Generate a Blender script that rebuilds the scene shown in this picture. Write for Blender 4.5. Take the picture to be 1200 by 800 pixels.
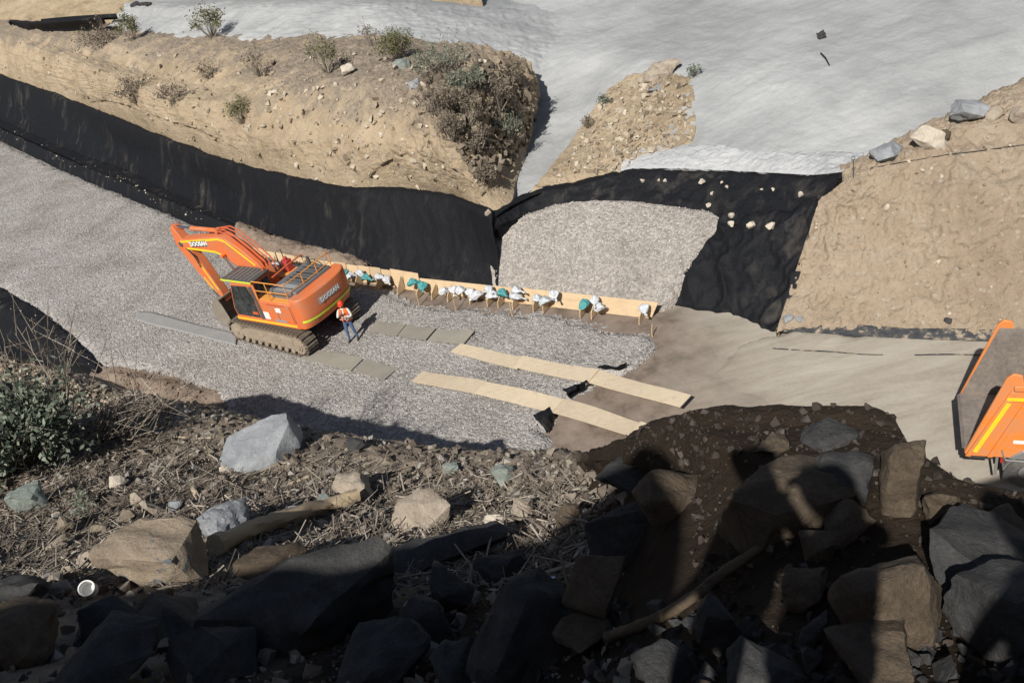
import bpy, bmesh, math, random
import numpy as np
from mathutils import Vector, Matrix
from mathutils.bvhtree import BVHTree

# ------------------------------------------------------------------ camera, sky, sun, exposure
SC = bpy.context.scene
for o in list(bpy.data.objects):
    bpy.data.objects.remove(o)
COL = SC.collection
FPX = 1030.0                                   # focal length in pixels of the 1200 x 800 photograph
NAD = (400.0, 1580.0)                          # where the verticals meet, from the picture's centre
PITCH = math.atan2(FPX, math.hypot(*NAD)); ROLL = math.atan2(NAD[0], NAD[1])
CAMZ = 17.0
CAM = np.array([0.0, 0.0, CAMZ])
AF = np.array([0, math.cos(PITCH), -math.sin(PITCH)])
AR = np.array([1.0, 0, 0]); AU = np.array([0, math.sin(PITCH), math.cos(PITCH)])
IR = math.cos(ROLL)*AR - math.sin(ROLL)*AU
ID = -(math.sin(ROLL)*AR + math.cos(ROLL)*AU)
cam = bpy.data.cameras.new('camera'); camo = bpy.data.objects.new('camera', cam); COL.objects.link(camo)
cam.sensor_width = 36.0; cam.lens = FPX/1200*36.0; cam.clip_start = 0.05; cam.clip_end = 3000
mw = Matrix(((IR[0], -ID[0], -AF[0], 0), (IR[1], -ID[1], -AF[1], 0), (IR[2], -ID[2], -AF[2], CAMZ), (0, 0, 0, 1)))
camo.matrix_world = mw
SC.camera = camo

SUN_EL, SUN_AZ = math.radians(43.3), math.radians(63.5)     # the light travels away and to the right
LDIR = np.array([math.cos(SUN_AZ)*math.cos(SUN_EL), math.sin(SUN_AZ)*math.cos(SUN_EL), -math.sin(SUN_EL)])
world = bpy.data.worlds.new('World'); SC.world = world; world.use_nodes = True
wn = world.node_tree; bg = wn.nodes['Background']
sky = wn.nodes.new('ShaderNodeTexSky'); sky.sky_type = 'NISHITA'; sky.sun_disc = False
sky.sun_elevation = SUN_EL
sky.sun_rotation = math.atan2(-LDIR[0], -LDIR[1])
sky.dust_density = 1.5
wn.links.new(sky.outputs[0], bg.inputs[0]); bg.inputs[1].default_value = 0.05
sl = bpy.data.lights.new('sun', 'SUN'); slo = bpy.data.objects.new('sun', sl); COL.objects.link(slo)
sl.energy = 4.9; sl.angle = math.radians(0.53); sl.color = (1.0, 0.955, 0.89)
slo.rotation_euler = Vector(LDIR).to_track_quat('-Z', 'Y').to_euler(); slo.location = (-20, -40, 60)
SC.view_settings.view_transform = 'Standard'; SC.view_settings.look = 'None'
SC.view_settings.exposure = 0.22; SC.view_settings.gamma = 1.0

# ------------------------------------------------------------------ pixel helpers
def ray(u, v):
    d = AF*FPX + IR*(u-600) + ID*(v-400)
    return d/np.linalg.norm(d)
def P(u, v, z=0.0):
    d = ray(u, v); return CAM + d*((z-CAMZ)/d[2])
def D(u, v, dist):
    return CAM + ray(u, v)*dist
def pr(p):
    q = np.asarray(p, float)-CAM; return (600+FPX*(q@IR)/(q@AF), 400+FPX*(q@ID)/(q@AF))

# ------------------------------------------------------------------ noise
_rs = np.random.RandomState(7); _PT = _rs.rand(64, 64, 64).astype(np.float32)
def vnoise(p):
    i = np.floor(p).astype(np.int64); f = p-i; f = f*f*(3-2*f)
    i &= 63; j = (i+1) & 63
    x0, y0, z0 = i[:, 0], i[:, 1], i[:, 2]; x1, y1, z1 = j[:, 0], j[:, 1], j[:, 2]
    fx, fy, fz = f[:, 0], f[:, 1], f[:, 2]
    a = _PT[x0, y0, z0]*(1-fx)+_PT[x1, y0, z0]*fx
    b = _PT[x0, y1, z0]*(1-fx)+_PT[x1, y1, z0]*fx
    c = _PT[x0, y0, z1]*(1-fx)+_PT[x1, y0, z1]*fx
    d = _PT[x0, y1, z1]*(1-fx)+_PT[x1, y1, z1]*fx
    return ((a*(1-fy)+b*fy)*(1-fz)+(c*(1-fy)+d*fy)*fz)*2-1
def fbm(p, scale=1.0, oct=4, gain=0.5, ridged=False):
    p = np.asarray(p, float)*scale; s = np.zeros(len(p)); a = 1.0; t = 0
    for k in range(oct):
        n = vnoise(p+17.3*k)
        if ridged: n = 1-2*np.abs(n)
        s += a*n; t += a; a *= gain; p = p*2.03
    return s/t

# ------------------------------------------------------------------ mesh helpers
TERR = []                                      # BVH trees of the ground surfaces
def mesh_np(name, V, Fq, smooth=True):
    me = bpy.data.meshes.new(name)
    V = np.asarray(V, np.float32); Fq = np.asarray(Fq, np.int32); k = Fq.shape[1]
    me.vertices.add(len(V)); me.vertices.foreach_set('co', V.ravel())
    me.loops.add(Fq.size); me.loops.foreach_set('vertex_index', Fq.ravel())
    me.polygons.add(len(Fq)); me.polygons.foreach_set('loop_start', np.arange(0, Fq.size, k, dtype=np.int32))
    me.polygons.foreach_set('use_smooth', np.full(len(Fq), smooth))
    me.update(calc_edges=True); me.validate()
    return me
def link(name, me, mat=None, parent=None):
    o = bpy.data.objects.new(name, me); COL.objects.link(o)
    if mat is not None and me is not None and not me.materials:
        for m in (mat if isinstance(mat, (list, tuple)) else [mat]): me.materials.append(m)
    if parent is not None: o.parent = parent
    return o
def tag(o, label=None, cat=None, group=None, kind=None):
    if label: o['label'] = label
    if cat: o['category'] = cat
    if group: o['group'] = group
    if kind: o['kind'] = kind
    return o
def resample(row, n):
    row = np.asarray(row, float)
    if len(row) < 2: return np.repeat(row, n, 0)
    t = np.linspace(0, len(row)-1, n); i = np.clip(t.astype(int), 0, len(row)-2); f = (t-i)[:, None]
    p1, p2 = row[i], row[i+1]; p0 = row[np.maximum(i-1, 0)]; p3 = row[np.minimum(i+2, len(row)-1)]
    c = 0.5*((2*p1)+(-p0+p2)*f+(2*p0-5*p1+4*p2-p3)*f**2+(-p0+3*p1-3*p2+p3)*f**3)
    l = p1*(1-f)+p2*f
    return 0.5*c+0.5*l
def grid_faces(nv, nu):
    a = np.arange(nv*nu).reshape(nv, nu)
    return np.stack([a[:-1, :-1].ravel(), a[:-1, 1:].ravel(), a[1:, 1:].ravel(), a[1:, :-1].ravel()], 1)
def grid_normals(G):
    du = np.gradient(G, axis=1); dv = np.gradient(G, axis=0); n = np.cross(du, dv)
    n /= np.linalg.norm(n, axis=2, keepdims=True)+1e-9
    n[n[..., 2] < 0] *= -1
    return n
def loft(name, rows, nu, nv, mat, disp=None, skirt=0.0, kind='structure', terr=True, lumps=0):
    """rows: polylines of world points; a smooth surface through them, roughened, with a skirt."""
    R = [resample(r, nu) for r in rows]
    R = np.stack(R)                                       # rows x nu x 3
    G = resample(R.reshape(len(rows), -1), nv).reshape(nv, nu, 3)
    if disp is not None:
        n = grid_normals(G); p = G.reshape(-1, 3)
        G = G + n*disp(p).reshape(nv, nu, 1)
    V = G.reshape(-1, 3); F = grid_faces(nv, nu)
    if terr: TERR.append((name, BVHTree.FromPolygons(V.tolist(), F.tolist())))
    if skirt:
        idx = np.arange(nv*nu).reshape(nv, nu)
        loop = np.concatenate([idx[0, :], idx[1:, -1], idx[-1, -2::-1], idx[-2:0:-1, 0]])
        b = V[loop].copy(); b[:, 2] -= skirt; base = len(V); m = len(loop)
        V = np.vstack([V, b]); k = np.arange(m); k2 = (k+1) % m
        F = np.vstack([F, np.stack([loop[k], base+k, base+k2, loop[k2]], 1)])
    me = mesh_np(name, V, F); o = link(name, me, mat)
    if kind: o['kind'] = kind
    o['_g'] = 0; del o['_g']
    return o, G
def cast(u, v, only=None):
    d = Vector(ray(u, v)); best = None
    for nm, t in TERR:
        if only and nm not in only: continue
        h = t.ray_cast(Vector(CAM), d, 400)
        if h[0] is not None and (best is None or h[3] < best[3]): best = h
    return best
def drop(x, y, z=40.0, only=None):
    best = None
    for nm, t in TERR:
        if only and nm not in only: continue
        h = t.ray_cast(Vector((x, y, z)), Vector((0, 0, -1)), 100)
        if h[0] is not None and (best is None or h[0].z > best[0].z): best = h
    return best
def pxrow(pts): return [P(*p) for p in pts]
def dxrow(pts): return [D(*p) for p in pts]

def poly_sd(pts, poly):
    """signed distance (positive inside) of 2D points to a polygon"""
    poly = np.asarray(poly, float); x, y = pts[:, 0], pts[:, 1]
    dmin = np.full(len(pts), 1e9); ins = np.zeros(len(pts), bool)
    for a, b in zip(poly, np.roll(poly, -1, 0)):
        ab = b-a; t = np.clip(((x-a[0])*ab[0]+(y-a[1])*ab[1])/(ab@ab+1e-12), 0, 1)
        dmin = np.minimum(dmin, np.hypot(x-a[0]-t*ab[0], y-a[1]-t*ab[1]))
        c = ((a[1] > y) != (b[1] > y)) & (x < (b[0]-a[0])*(y-a[1])/(b[1]-a[1]+1e-12)+a[0])
        ins ^= c
    return np.where(ins, dmin, -dmin)
def flat_patch(name, poly, z, res, mat, rough=None, edge=0.3, depth=0.25, jitter=0.25, kind='structure'):
    poly = np.asarray(poly)[:, :2]
    lo, hi = poly.min(0)-1, poly.max(0)+1
    nx, ny = [int((hi[i]-lo[i])/res)+2 for i in (0, 1)]
    gx, gy = np.meshgrid(lo[0]+np.arange(nx)*res, lo[1]+np.arange(ny)*res)
    pts = np.stack([gx.ravel(), gy.ravel()], 1); p3 = np.c_[pts, np.zeros(len(pts))]
    sd = poly_sd(pts, poly)+jitter*fbm(p3, 1.6, 3)
    t = np.clip(sd/edge, 0, 1); t = t*t*(3-2*t)
    Z = z-depth*(1-t)+(rough(p3)*t if rough else 0)
    V = np.c_[pts, Z]; F = grid_faces(ny, nx)
    keep = (sd[F] > -res*1.2).any(1); F = F[keep]
    used = np.unique(F); mp = np.full(len(V), -1); mp[used] = np.arange(len(used))
    V = V[used]; F = mp[F]
    TERR.append((name, BVHTree.FromPolygons(V.tolist(), F.tolist())))
    o = link(name, mesh_np(name, V, F), mat); o['kind'] = kind
    return o, poly

class MB:
    """collects boxes, bars, prisms and tubes; build() links them as one mesh object"""
    def __init__(s): s.v = []; s.f = []
    def add(s, v, f):
        b = len(s.v); s.v += [tuple(map(float, q)) for q in v]; s.f += [tuple(b+i for i in q) for q in f]; return s
    def box(s, x0, x1, y0, y1, z0, z1):
        return s.add([(x0,y0,z0),(x1,y0,z0),(x1,y1,z0),(x0,y1,z0),(x0,y0,z1),(x1,y0,z1),(x1,y1,z1),(x0,y1,z1)],
                     [(3,2,1,0),(4,5,6,7),(0,1,5,4),(1,2,6,5),(2,3,7,6),(3,0,4,7)])
    def prism(s, prof, y0, y1):
        """profile in (x,z), extruded along y"""
        n = len(prof)
        a = sum(prof[i][0]*prof[(i+1) % n][1]-prof[(i+1) % n][0]*prof[i][1] for i in range(n))
        if a < 0: prof = prof[::-1]
        v = [(x, y0, z) for x, z in prof]+[(x, y1, z) for x, z in prof]
        f = [tuple(range(n)), tuple(range(2*n-1, n-1, -1))]+[(i, n+i, n+(i+1) % n, (i+1) % n) for i in range(n)]
        return s.add(v, f)
    def prism_z(s, prof, z0, z1, inset=0.0):
        n = len(prof)
        a = sum(prof[i][0]*prof[(i+1) % n][1]-prof[(i+1) % n][0]*prof[i][1] for i in range(n))
        if a < 0: prof = prof[::-1]
        v = [(x, y, z0) for x, y in prof]+[(x*(1-inset), y*(1-inset), z1) for x, y in prof]
        return s.add(v, [tuple(range(n-1, -1, -1)), tuple(range(n, 2*n))]+[(i, (i+1) % n, n+(i+1) % n, n+i) for i in range(n)])
    def cyl(s, p0, p1, r, n=12, r1=None):
        p0, p1 = Vector(p0), Vector(p1); r1 = r if r1 is None else r1
        q = (p1-p0).to_track_quat('Z', 'Y'); v = []
        for p, rr in ((p0, r), (p1, r1)):
            for i in range(n):
                a = 2*math.pi*i/n; v.append(p+q @ Vector((rr*math.cos(a), rr*math.sin(a), 0)))
        return s.add(v, [tuple(range(n-1, -1, -1)), tuple(range(n, 2*n))]+[(i, (i+1) % n, n+(i+1) % n, n+i) for i in range(n)])
    def tube(s, pts, r, n=6, taper=None):
        pts = [Vector(p) for p in pts]; m = len(pts); v = []
        for k, p in enumerate(pts):
            t = (pts[min(k+1, m-1)]-pts[max(k-1, 0)]); q = t.to_track_quat('Z', 'Y')
            rr = r*(1-(1-taper)*k/(m-1)) if taper is not None else r
            for i in range(n):
                a = 2*math.pi*i/n; v.append(p+q @ Vector((rr*math.cos(a), rr*math.sin(a), 0)))
        f = [tuple(range(n-1, -1, -1)), tuple(range((m-1)*n, m*n))]
        for k in range(m-1):
            for i in range(n): f.append((k*n+i, k*n+(i+1) % n, (k+1)*n+(i+1) % n, (k+1)*n+i))
        return s.add(v, f)
    def quad(s, a, b, c, d, th):
        """a slab of thickness th, top corners a b c d (counter-clockwise seen from outside)"""
        a, b, c, d = map(Vector, (a, b, c, d)); n = (b-a).cross(d-a).normalized()*th
        return s.add([a, b, c, d, a-n, b-n, c-n, d-n],
                     [(0,1,2,3),(7,6,5,4),(0,4,5,1),(1,5,6,2),(2,6,7,3),(3,7,4,0)])
    def mesh(s, name, smooth=False):
        me = bpy.data.meshes.new(name); me.from_pydata(s.v, [], s.f); me.update()
        if smooth:
            me.polygons.foreach_set('use_smooth', [True]*len(me.polygons)); me.set_sharp_from_angle(angle=math.radians(40))
        return me
    def build(s, name, mat, parent=None, smooth=True, bevel=0.0, rz=0.0):
        o = link(name, s.mesh(name, smooth), mat, parent)
        if bevel:
            b = o.modifiers.new('bevel', 'BEVEL'); b.width = bevel; b.segments = 2; b.limit_method = 'ANGLE'; b.angle_limit = math.radians(40)
        if rz: o.rotation_euler.z = rz
        return o
def empty(name, loc=(0,0,0), rz=0.0):
    o = bpy.data.objects.new(name, None); COL.objects.link(o); o.location = loc; o.rotation_euler.z = rz
    o.empty_display_size = 0.3; return o
def copy_tree(o, parent=None):
    c = o.copy(); COL.objects.link(c)
    if parent is not None: c.parent = parent
    for ch in list(o.children): copy_tree(ch, c)
    return c
def text_mesh(name, body, size, mat, parent, loc, rot, bold=0.0, ext=0.004):
    cu = bpy.data.curves.new(name, 'FONT'); cu.body = body; cu.size = size; cu.extrude = ext; cu.offset = bold
    cu.align_x = 'CENTER'; cu.align_y = 'CENTER'; cu.resolution_u = 2
    t = bpy.data.objects.new(name, cu); COL.objects.link(t)
    dg = bpy.context.evaluated_depsgraph_get(); me = bpy.data.meshes.new_from_object(t.evaluated_get(dg))
    bpy.data.objects.remove(t); me.name = name
    o = link(name, me, mat, parent); o.location = loc; o.rotation_euler = rot
    return o

# ------------------------------------------------------------------ materials
def new_mat(name):
    m = bpy.data.materials.new(name); m.use_nodes = True; nt = m.node_tree
    return m, nt, nt.nodes['Principled BSDF']
def nd(nt, kind, **kw):
    n = nt.nodes.new(kind)
    for k, v in kw.items():
        if k in n.inputs.keys() if hasattr(n.inputs, 'keys') else False: n.inputs[k].default_value = v
        else: setattr(n, k, v)
    return n
def ramp(nt, fac, stops):
    r = nt.nodes.new('ShaderNodeValToRGB'); e = r.color_ramp.elements
    while len(e) > 1: e.remove(e[-1])
    for i, (p, c) in enumerate(stops):
        el = e[0] if i == 0 else e.new(p)
        el.position = p; el.color = (*c, 1)
    nt.links.new(fac, r.inputs[0]); return r.outputs[0]
def noise_tex(nt, vec, scale, detail=6, rough=0.6, dist=0.0):
    n = nt.nodes.new('ShaderNodeTexNoise'); n.inputs['Scale'].default_value = scale; n.inputs['Detail'].default_value = detail
    n.inputs['Roughness'].default_value = rough; n.inputs['Distortion'].default_value = dist
    nt.links.new(vec, n.inputs['Vector']); return n.outputs[0]
def voro(nt, vec, scale, feature='F1', out='Distance', rnd=1.0):
    n = nt.nodes.new('ShaderNodeTexVoronoi'); n.feature = feature; n.inputs['Scale'].default_value = scale
    n.inputs['Randomness'].default_value = rnd
    nt.links.new(vec, n.inputs['Vector']); return n.outputs[out]
def mix(nt, fac, a, b, mode='MIX'):
    m = nt.nodes.new('ShaderNodeMix'); m.data_type = 'RGBA'; m.blend_type = mode
    if isinstance(fac, (int, float)): m.inputs[0].default_value = fac
    else: nt.links.new(fac, m.inputs[0])
    for s, v in ((6, a), (7, b)):
        if isinstance(v, tuple): m.inputs[s].default_value = (*v, 1)
        else: nt.links.new(v, m.inputs[s])
    return m.outputs[2]
def mth(nt, op, a, b=None, c=None, clamp=False):
    m = nt.nodes.new('ShaderNodeMath'); m.operation = op; m.use_clamp = clamp
    for s, v in enumerate((a, b, c)):
        if v is None: continue
        if isinstance(v, (int, float)): m.inputs[s].default_value = v
        else: nt.links.new(v, m.inputs[s])
    return m.outputs[0]
def bump(nt, bsdf, hgt, strength=0.5, dist=0.05, prev=None):
    b = nt.nodes.new('ShaderNodeBump'); b.inputs['Strength'].default_value = strength; b.inputs['Distance'].default_value = dist
    nt.links.new(hgt, b.inputs['Height'])
    if prev: nt.links.new(prev, b.inputs['Normal'])
    nt.links.new(b.outputs[0], bsdf.inputs['Normal']); return b.outputs[0]
def coords(nt, kind='Object'):
    t = nt.nodes.new('ShaderNodeTexCoord'); return t.outputs[kind]
def mapping(nt, vec, scale=(1,1,1), rot=(0,0,0)):
    m = nt.nodes.new('ShaderNodeMapping'); m.inputs['Scale'].default_value = scale; m.inputs['Rotation'].default_value = rot
    nt.links.new(vec, m.inputs['Vector']); return m.outputs[0]
def spec(b, rough, s=0.3, metal=0.0):
    b.inputs['Roughness'].default_value = rough; b.inputs['Specular IOR Level'].default_value = s; b.inputs['Metallic'].default_value = metal

def earth_mat(name, stops, big=0.25, mid=1.2, fine=9.0, bdist=0.06, stones=None, stone_scale=5.0, stretch=(1,1,1), rough=0.95):
    m, nt, b = new_mat(name); spec(b, rough, 0.12); co = mapping(nt, coords(nt), stretch)
    n1 = noise_tex(nt, co, big, 5, 0.6, 0.4); n2 = noise_tex(nt, co, mid, 8, 0.65); n3 = noise_tex(nt, co, fine, 8, 0.7)
    f = mth(nt, 'ADD', mth(nt, 'MULTIPLY', n1, 0.45), mth(nt, 'ADD', mth(nt, 'MULTIPLY', n2, 0.35), mth(nt, 'MULTIPLY', n3, 0.2)))
    f = mth(nt, 'MULTIPLY_ADD', mth(nt, 'SUBTRACT', f, 0.5), 2.6, 0.5, clamp=True)
    c = ramp(nt, f, stops); h = mth(nt, 'ADD', n3, mth(nt, 'MULTIPLY', n2, 1.2))
    if stones:
        v = voro(nt, co, stone_scale); pick = mth(nt, 'GREATER_THAN', noise_tex(nt, co, stone_scale*0.4, 2), 0.53)
        s = mth(nt, 'MULTIPLY', mth(nt, 'LESS_THAN', v, 0.28), pick)
        c = mix(nt, s, c, stones); h = mth(nt, 'ADD', h, mth(nt, 'MULTIPLY', s, 0.6))
    nt.links.new(c, b.inputs['Base Color']); bump(nt, b, h, 0.9, bdist); return m
def gravel_mat(name, tint=(1,1,1), sc=11.0):
    m, nt, b = new_mat(name); spec(b, 0.9, 0.2); co = coords(nt)
    v1 = nt.nodes.new('ShaderNodeTexVoronoi'); v1.inputs['Scale'].default_value = sc; nt.links.new(co, v1.inputs['Vector'])
    v2 = nt.nodes.new('ShaderNodeTexVoronoi'); v2.inputs['Scale'].default_value = sc*2.1; nt.links.new(co, v2.inputs['Vector'])
    sep = nt.nodes.new('ShaderNodeSeparateColor'); nt.links.new(v1.outputs['Color'], sep.inputs[0])
    c = ramp(nt, sep.outputs[0], [(0, (0.22*tint[0], 0.208*tint[1], 0.198*tint[2])), (0.5, (0.31*tint[0], 0.294*tint[1], 0.28*tint[2])), (1, (0.42*tint[0], 0.40*tint[1], 0.38*tint[2]))])
    big = noise_tex(nt, co, 0.35, 5, 0.6); c = mix(nt, 1.0, c, ramp(nt, big, [(0.32, (0.74, 0.725, 0.70)), (0.5, (.94, .935, .92)), (0.68, (1.06, 1.06, 1.06))]), 'MULTIPLY')
    nt.links.new(c, b.inputs['Base Color'])
    h = mth(nt, 'ADD', mth(nt, 'MULTIPLY', v1.outputs['Distance'], -1.0), mth(nt, 'MULTIPLY', v2.outputs['Distance'], -0.4))
    bump(nt, b, h, 0.7, 0.07); return m
def stone_rand_mat(name, stops, sc=2.0, rough=0.9, hue=None):
    """colour differs from stone to stone of one mesh (random per island) and within the stone"""
    m, nt, b = new_mat(name); spec(b, rough, 0.2); g = nt.nodes.new('ShaderNodeNewGeometry')
    c = ramp(nt, g.outputs['Random Per Island'], stops)
    n = noise_tex(nt, coords(nt), sc*6, 6, 0.7)
    c = mix(nt, 1.0, c, ramp(nt, n, [(0.3, (0.72, 0.72, 0.72)), (0.7, (1.1, 1.1, 1.1))]), 'MULTIPLY')
    nt.links.new(c, b.inputs['Base Color']); bump(nt, b, n, 0.5, 0.02); return m
def rock_mat(name, a, bcol, c2, sc=2.2, crack=True, stain=None):
    m, nt, b = new_mat(name); spec(b, 0.82, 0.25); co = coords(nt)
    n1 = noise_tex(nt, co, sc, 8, 0.65, 0.6); n2 = noise_tex(nt, co, sc*9, 8, 0.7); n3 = noise_tex(nt, mapping(nt, co, (1, 1.7, 1), (0.5, 0.4, 0.2)), sc*2.4, 8, 0.7, 0.5)
    f = mth(nt, 'ADD', mth(nt, 'MULTIPLY', n1, 0.6), mth(nt, 'ADD', mth(nt, 'MULTIPLY', n2, 0.2), mth(nt, 'MULTIPLY', n3, 0.2)))
    f = mth(nt, 'MULTIPLY_ADD', mth(nt, 'SUBTRACT', f, 0.5), 2.4, 0.5, clamp=True)
    c = ramp(nt, f, [(0.1, a), (0.5, bcol), (0.9, c2)])
    if stain:
        s = mth(nt, 'GREATER_THAN', noise_tex(nt, co, sc*0.7, 5, 0.6, 0.8), 0.56); c = mix(nt, s, c, stain)
    n4 = noise_tex(nt, co, sc*26, 4, 0.7); c = mix(nt, 1.0, c, ramp(nt, n4, [(.35, (.78, .78, .78)), (.65, (1.14, 1.14, 1.14))]), 'MULTIPLY')
    nt.links.new(c, b.inputs['Base Color'])
    h = mth(nt, 'ADD', mth(nt, 'MULTIPLY', n1, 1.0), mth(nt, 'ADD', mth(nt, 'MULTIPLY', n2, 0.5), mth(nt, 'MULTIPLY', n3, 0.6)))
    bump(nt, b, h, 0.8, 0.05); return m
def plain_mat(name, col, rough=0.5, metal=0.0, dirt=None, dirt_amt=0.5, sc=3.0, bumpd=0.004, spc=0.4):
    """painted or bare surface with uneven dirt and scuffs"""
    m, nt, b = new_mat(name); spec(b, rough, spc, metal); co = coords(nt)
    n = noise_tex(nt, co, sc, 8, 0.7, 0.3); n2 = noise_tex(nt, co, sc*8, 6, 0.7)
    c = mix(nt, ramp(nt, n, [(0.3, (0, 0, 0)), (0.75, (1, 1, 1))]), col, tuple(x*0.86 for x in col))
    if dirt:
        f = mth(nt, 'MULTIPLY', mth(nt, 'MULTIPLY_ADD', mth(nt, 'SUBTRACT', mth(nt, 'ADD', mth(nt, 'MULTIPLY', n, 0.6), mth(nt, 'MULTIPLY', n2, 0.4)), 0.5), 4.0, 0.35, clamp=True), dirt_amt)
        c = mix(nt, f, c, dirt)
        r = mth(nt, 'MULTIPLY_ADD', f, 0.4, rough, clamp=True); nt.links.new(r, b.inputs['Roughness'])
    nt.links.new(c, b.inputs['Base Color']); bump(nt, b, n2, 0.4, bumpd); return m
def liner_mat(name):
    """black geotextile: dusty streaks down the slope, dull sheen"""
    m, nt, b = new_mat(name); spec(b, 0.7, 0.12); co = coords(nt)
    n = noise_tex(nt, mapping(nt, co, (1.3, 1.3, 0.18)), 1.0, 7, 0.65, 0.5); n2 = noise_tex(nt, co, 0.22, 5, 0.6)
    n3 = noise_tex(nt, co, 14, 5, 0.6)
    f = mth(nt, 'MULTIPLY', mth(nt, 'MULTIPLY_ADD', mth(nt, 'SUBTRACT', n, 0.50), 4.0, 0.0, clamp=True), mth(nt, 'MULTIPLY_ADD', mth(nt, 'SUBTRACT', n2, 0.47), 5.0, 0.0, clamp=True))
    c = mix(nt, f, ramp(nt, n3, [(0.3, (0.007, 0.0075, 0.009)), (0.7, (0.013, 0.014, 0.017))]), (0.10, 0.09, 0.078))
    nt.links.new(c, b.inputs['Base Color']); bump(nt, b, mth(nt, 'ADD', noise_tex(nt, mapping(nt, co, (1, 1, 0.15)), 2.2, 6, 0.6), mth(nt, 'MULTIPLY', n3, 0.05)), 0.7, 0.12); return m
def wood_mat(name, base, dark, sc=1.0, axis=0):
    m, nt, b = new_mat(name); spec(b, 0.75, 0.2); co = coords(nt)
    st = [7.0, 7.0, 7.0]; st[axis] = 0.5
    n = noise_tex(nt, mapping(nt, co, tuple(st)), sc*2, 8, 0.65, 1.2); n2 = noise_tex(nt, co, 1.7, 6, 0.6)
    c = ramp(nt, mth(nt, 'ADD', mth(nt, 'MULTIPLY', n, 0.6), mth(nt, 'MULTIPLY', n2, 0.4)), [(0.3, dark), (0.5, base), (0.75, tuple(min(1, x*1.12) for x in base))])
    oi = nt.nodes.new('ShaderNodeObjectInfo')
    c = mix(nt, 1.0, c, ramp(nt, oi.outputs['Random'], [(0, (0.82, 0.80, 0.78)), (1, (1.05, 1.03, 1.0))]), 'MULTIPLY')
    mud = mth(nt, 'MULTIPLY_ADD', mth(nt, 'SUBTRACT', noise_tex(nt, co, 2.6, 8, .72, .6), .54), 5.0, 0.0, clamp=True); c = mix(nt, mth(nt, 'MULTIPLY', mud, .5), c, (.27, .215, .165))
    nt.links.new(c, b.inputs['Base Color']); bump(nt, b, n, 0.4, 0.01); return m
def leaf_mat(name, stops):
    m, nt, b = new_mat(name); spec(b, 0.7, 0.2); g = nt.nodes.new('ShaderNodeNewGeometry')
    c = ramp(nt, g.outputs['Random Per Island'], stops); nt.links.new(c, b.inputs['Base Color'])
    return m

# ------------------------------------------------------------------ palette
MAT = {}
MAT['tan'] = earth_mat('tan_earth', [(0.0, (0.21, 0.16, 0.105)), (0.45, (0.36, 0.285, 0.195)), (0.75, (0.43, 0.345, 0.24)), (1.0, (0.49, 0.41, 0.305))], 0.22, 1.1, 8.0, 0.10, stones=(0.36, 0.31, 0.25), stone_scale=3.2)
MAT['tan_right'] = earth_mat('pale_tan_earth', [(0.0, (0.26, 0.20, 0.145)), (0.45, (0.37, 0.295, 0.215)), (0.75, (0.42, 0.34, 0.255)), (1.0, (0.47, 0.40, 0.32))], 0.3, 1.3, 9.0, 0.14, stones=(0.42, 0.36, 0.29), stone_scale=4.0)
MAT['hill'] = earth_mat('dry_hillside', [(0.0, (0.17, 0.13, 0.085)), (0.45, (0.33, 0.26, 0.17)), (1.0, (0.46, 0.38, 0.27))], 0.2, 0.9, 4.0, 0.2)
MAT['soil'] = earth_mat('brown_soil', [(0.0, (0.17, 0.135, 0.108)), (0.45, (0.26, 0.21, 0.172)), (0.8, (0.30, 0.245, 0.205)), (1.0, (0.33, 0.28, 0.235))], 0.35, 1.6, 12.0, 0.04)
MAT['rubble_soil'] = earth_mat('littered_soil', [(0.0, (0.11, 0.088, 0.068)), (0.4, (0.22, 0.18, 0.138)), (0.75, (0.305, 0.255, 0.20)), (1.0, (0.38, 0.325, 0.26))], 0.5, 2.4, 16.0, 0.05, stones=(0.25, 0.21, 0.17), stone_scale=9.0)
mb_ = MAT['rubble_soil']
MAT['tail'] = earth_mat('grey_tailings', [(0.0, (0.26, 0.266, 0.268)), (0.45, (0.335, 0.343, 0.346)), (0.75, (0.375, 0.383, 0.387)), (1.0, (0.44, 0.447, 0.45))], 0.12, 0.7, 6.0, 0.045, stretch=(1, 1, 0.6))
MAT['chalk'] = earth_mat('chalky_tailings', [(0.0, (0.34, 0.35, 0.355)), (0.5, (0.46, 0.47, 0.475)), (1.0, (0.60, 0.61, 0.61))], 0.3, 2.0, 7.0, 0.10)
MAT['gravel'] = gravel_mat('grey_gravel')
MAT['gravel2'] = gravel_mat('pale_gravel', (1.07, 1.04, 1.0))
MAT['liner'] = liner_mat('black_geotextile')
MAT['clod'] = earth_mat('loose_clods', [(0.0, (0.13, 0.10, 0.075)), (0.5, (0.25, 0.195, 0.15)), (1.0, (0.33, 0.265, 0.21))], 0.6, 2.5, 10, 0.08)

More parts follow.
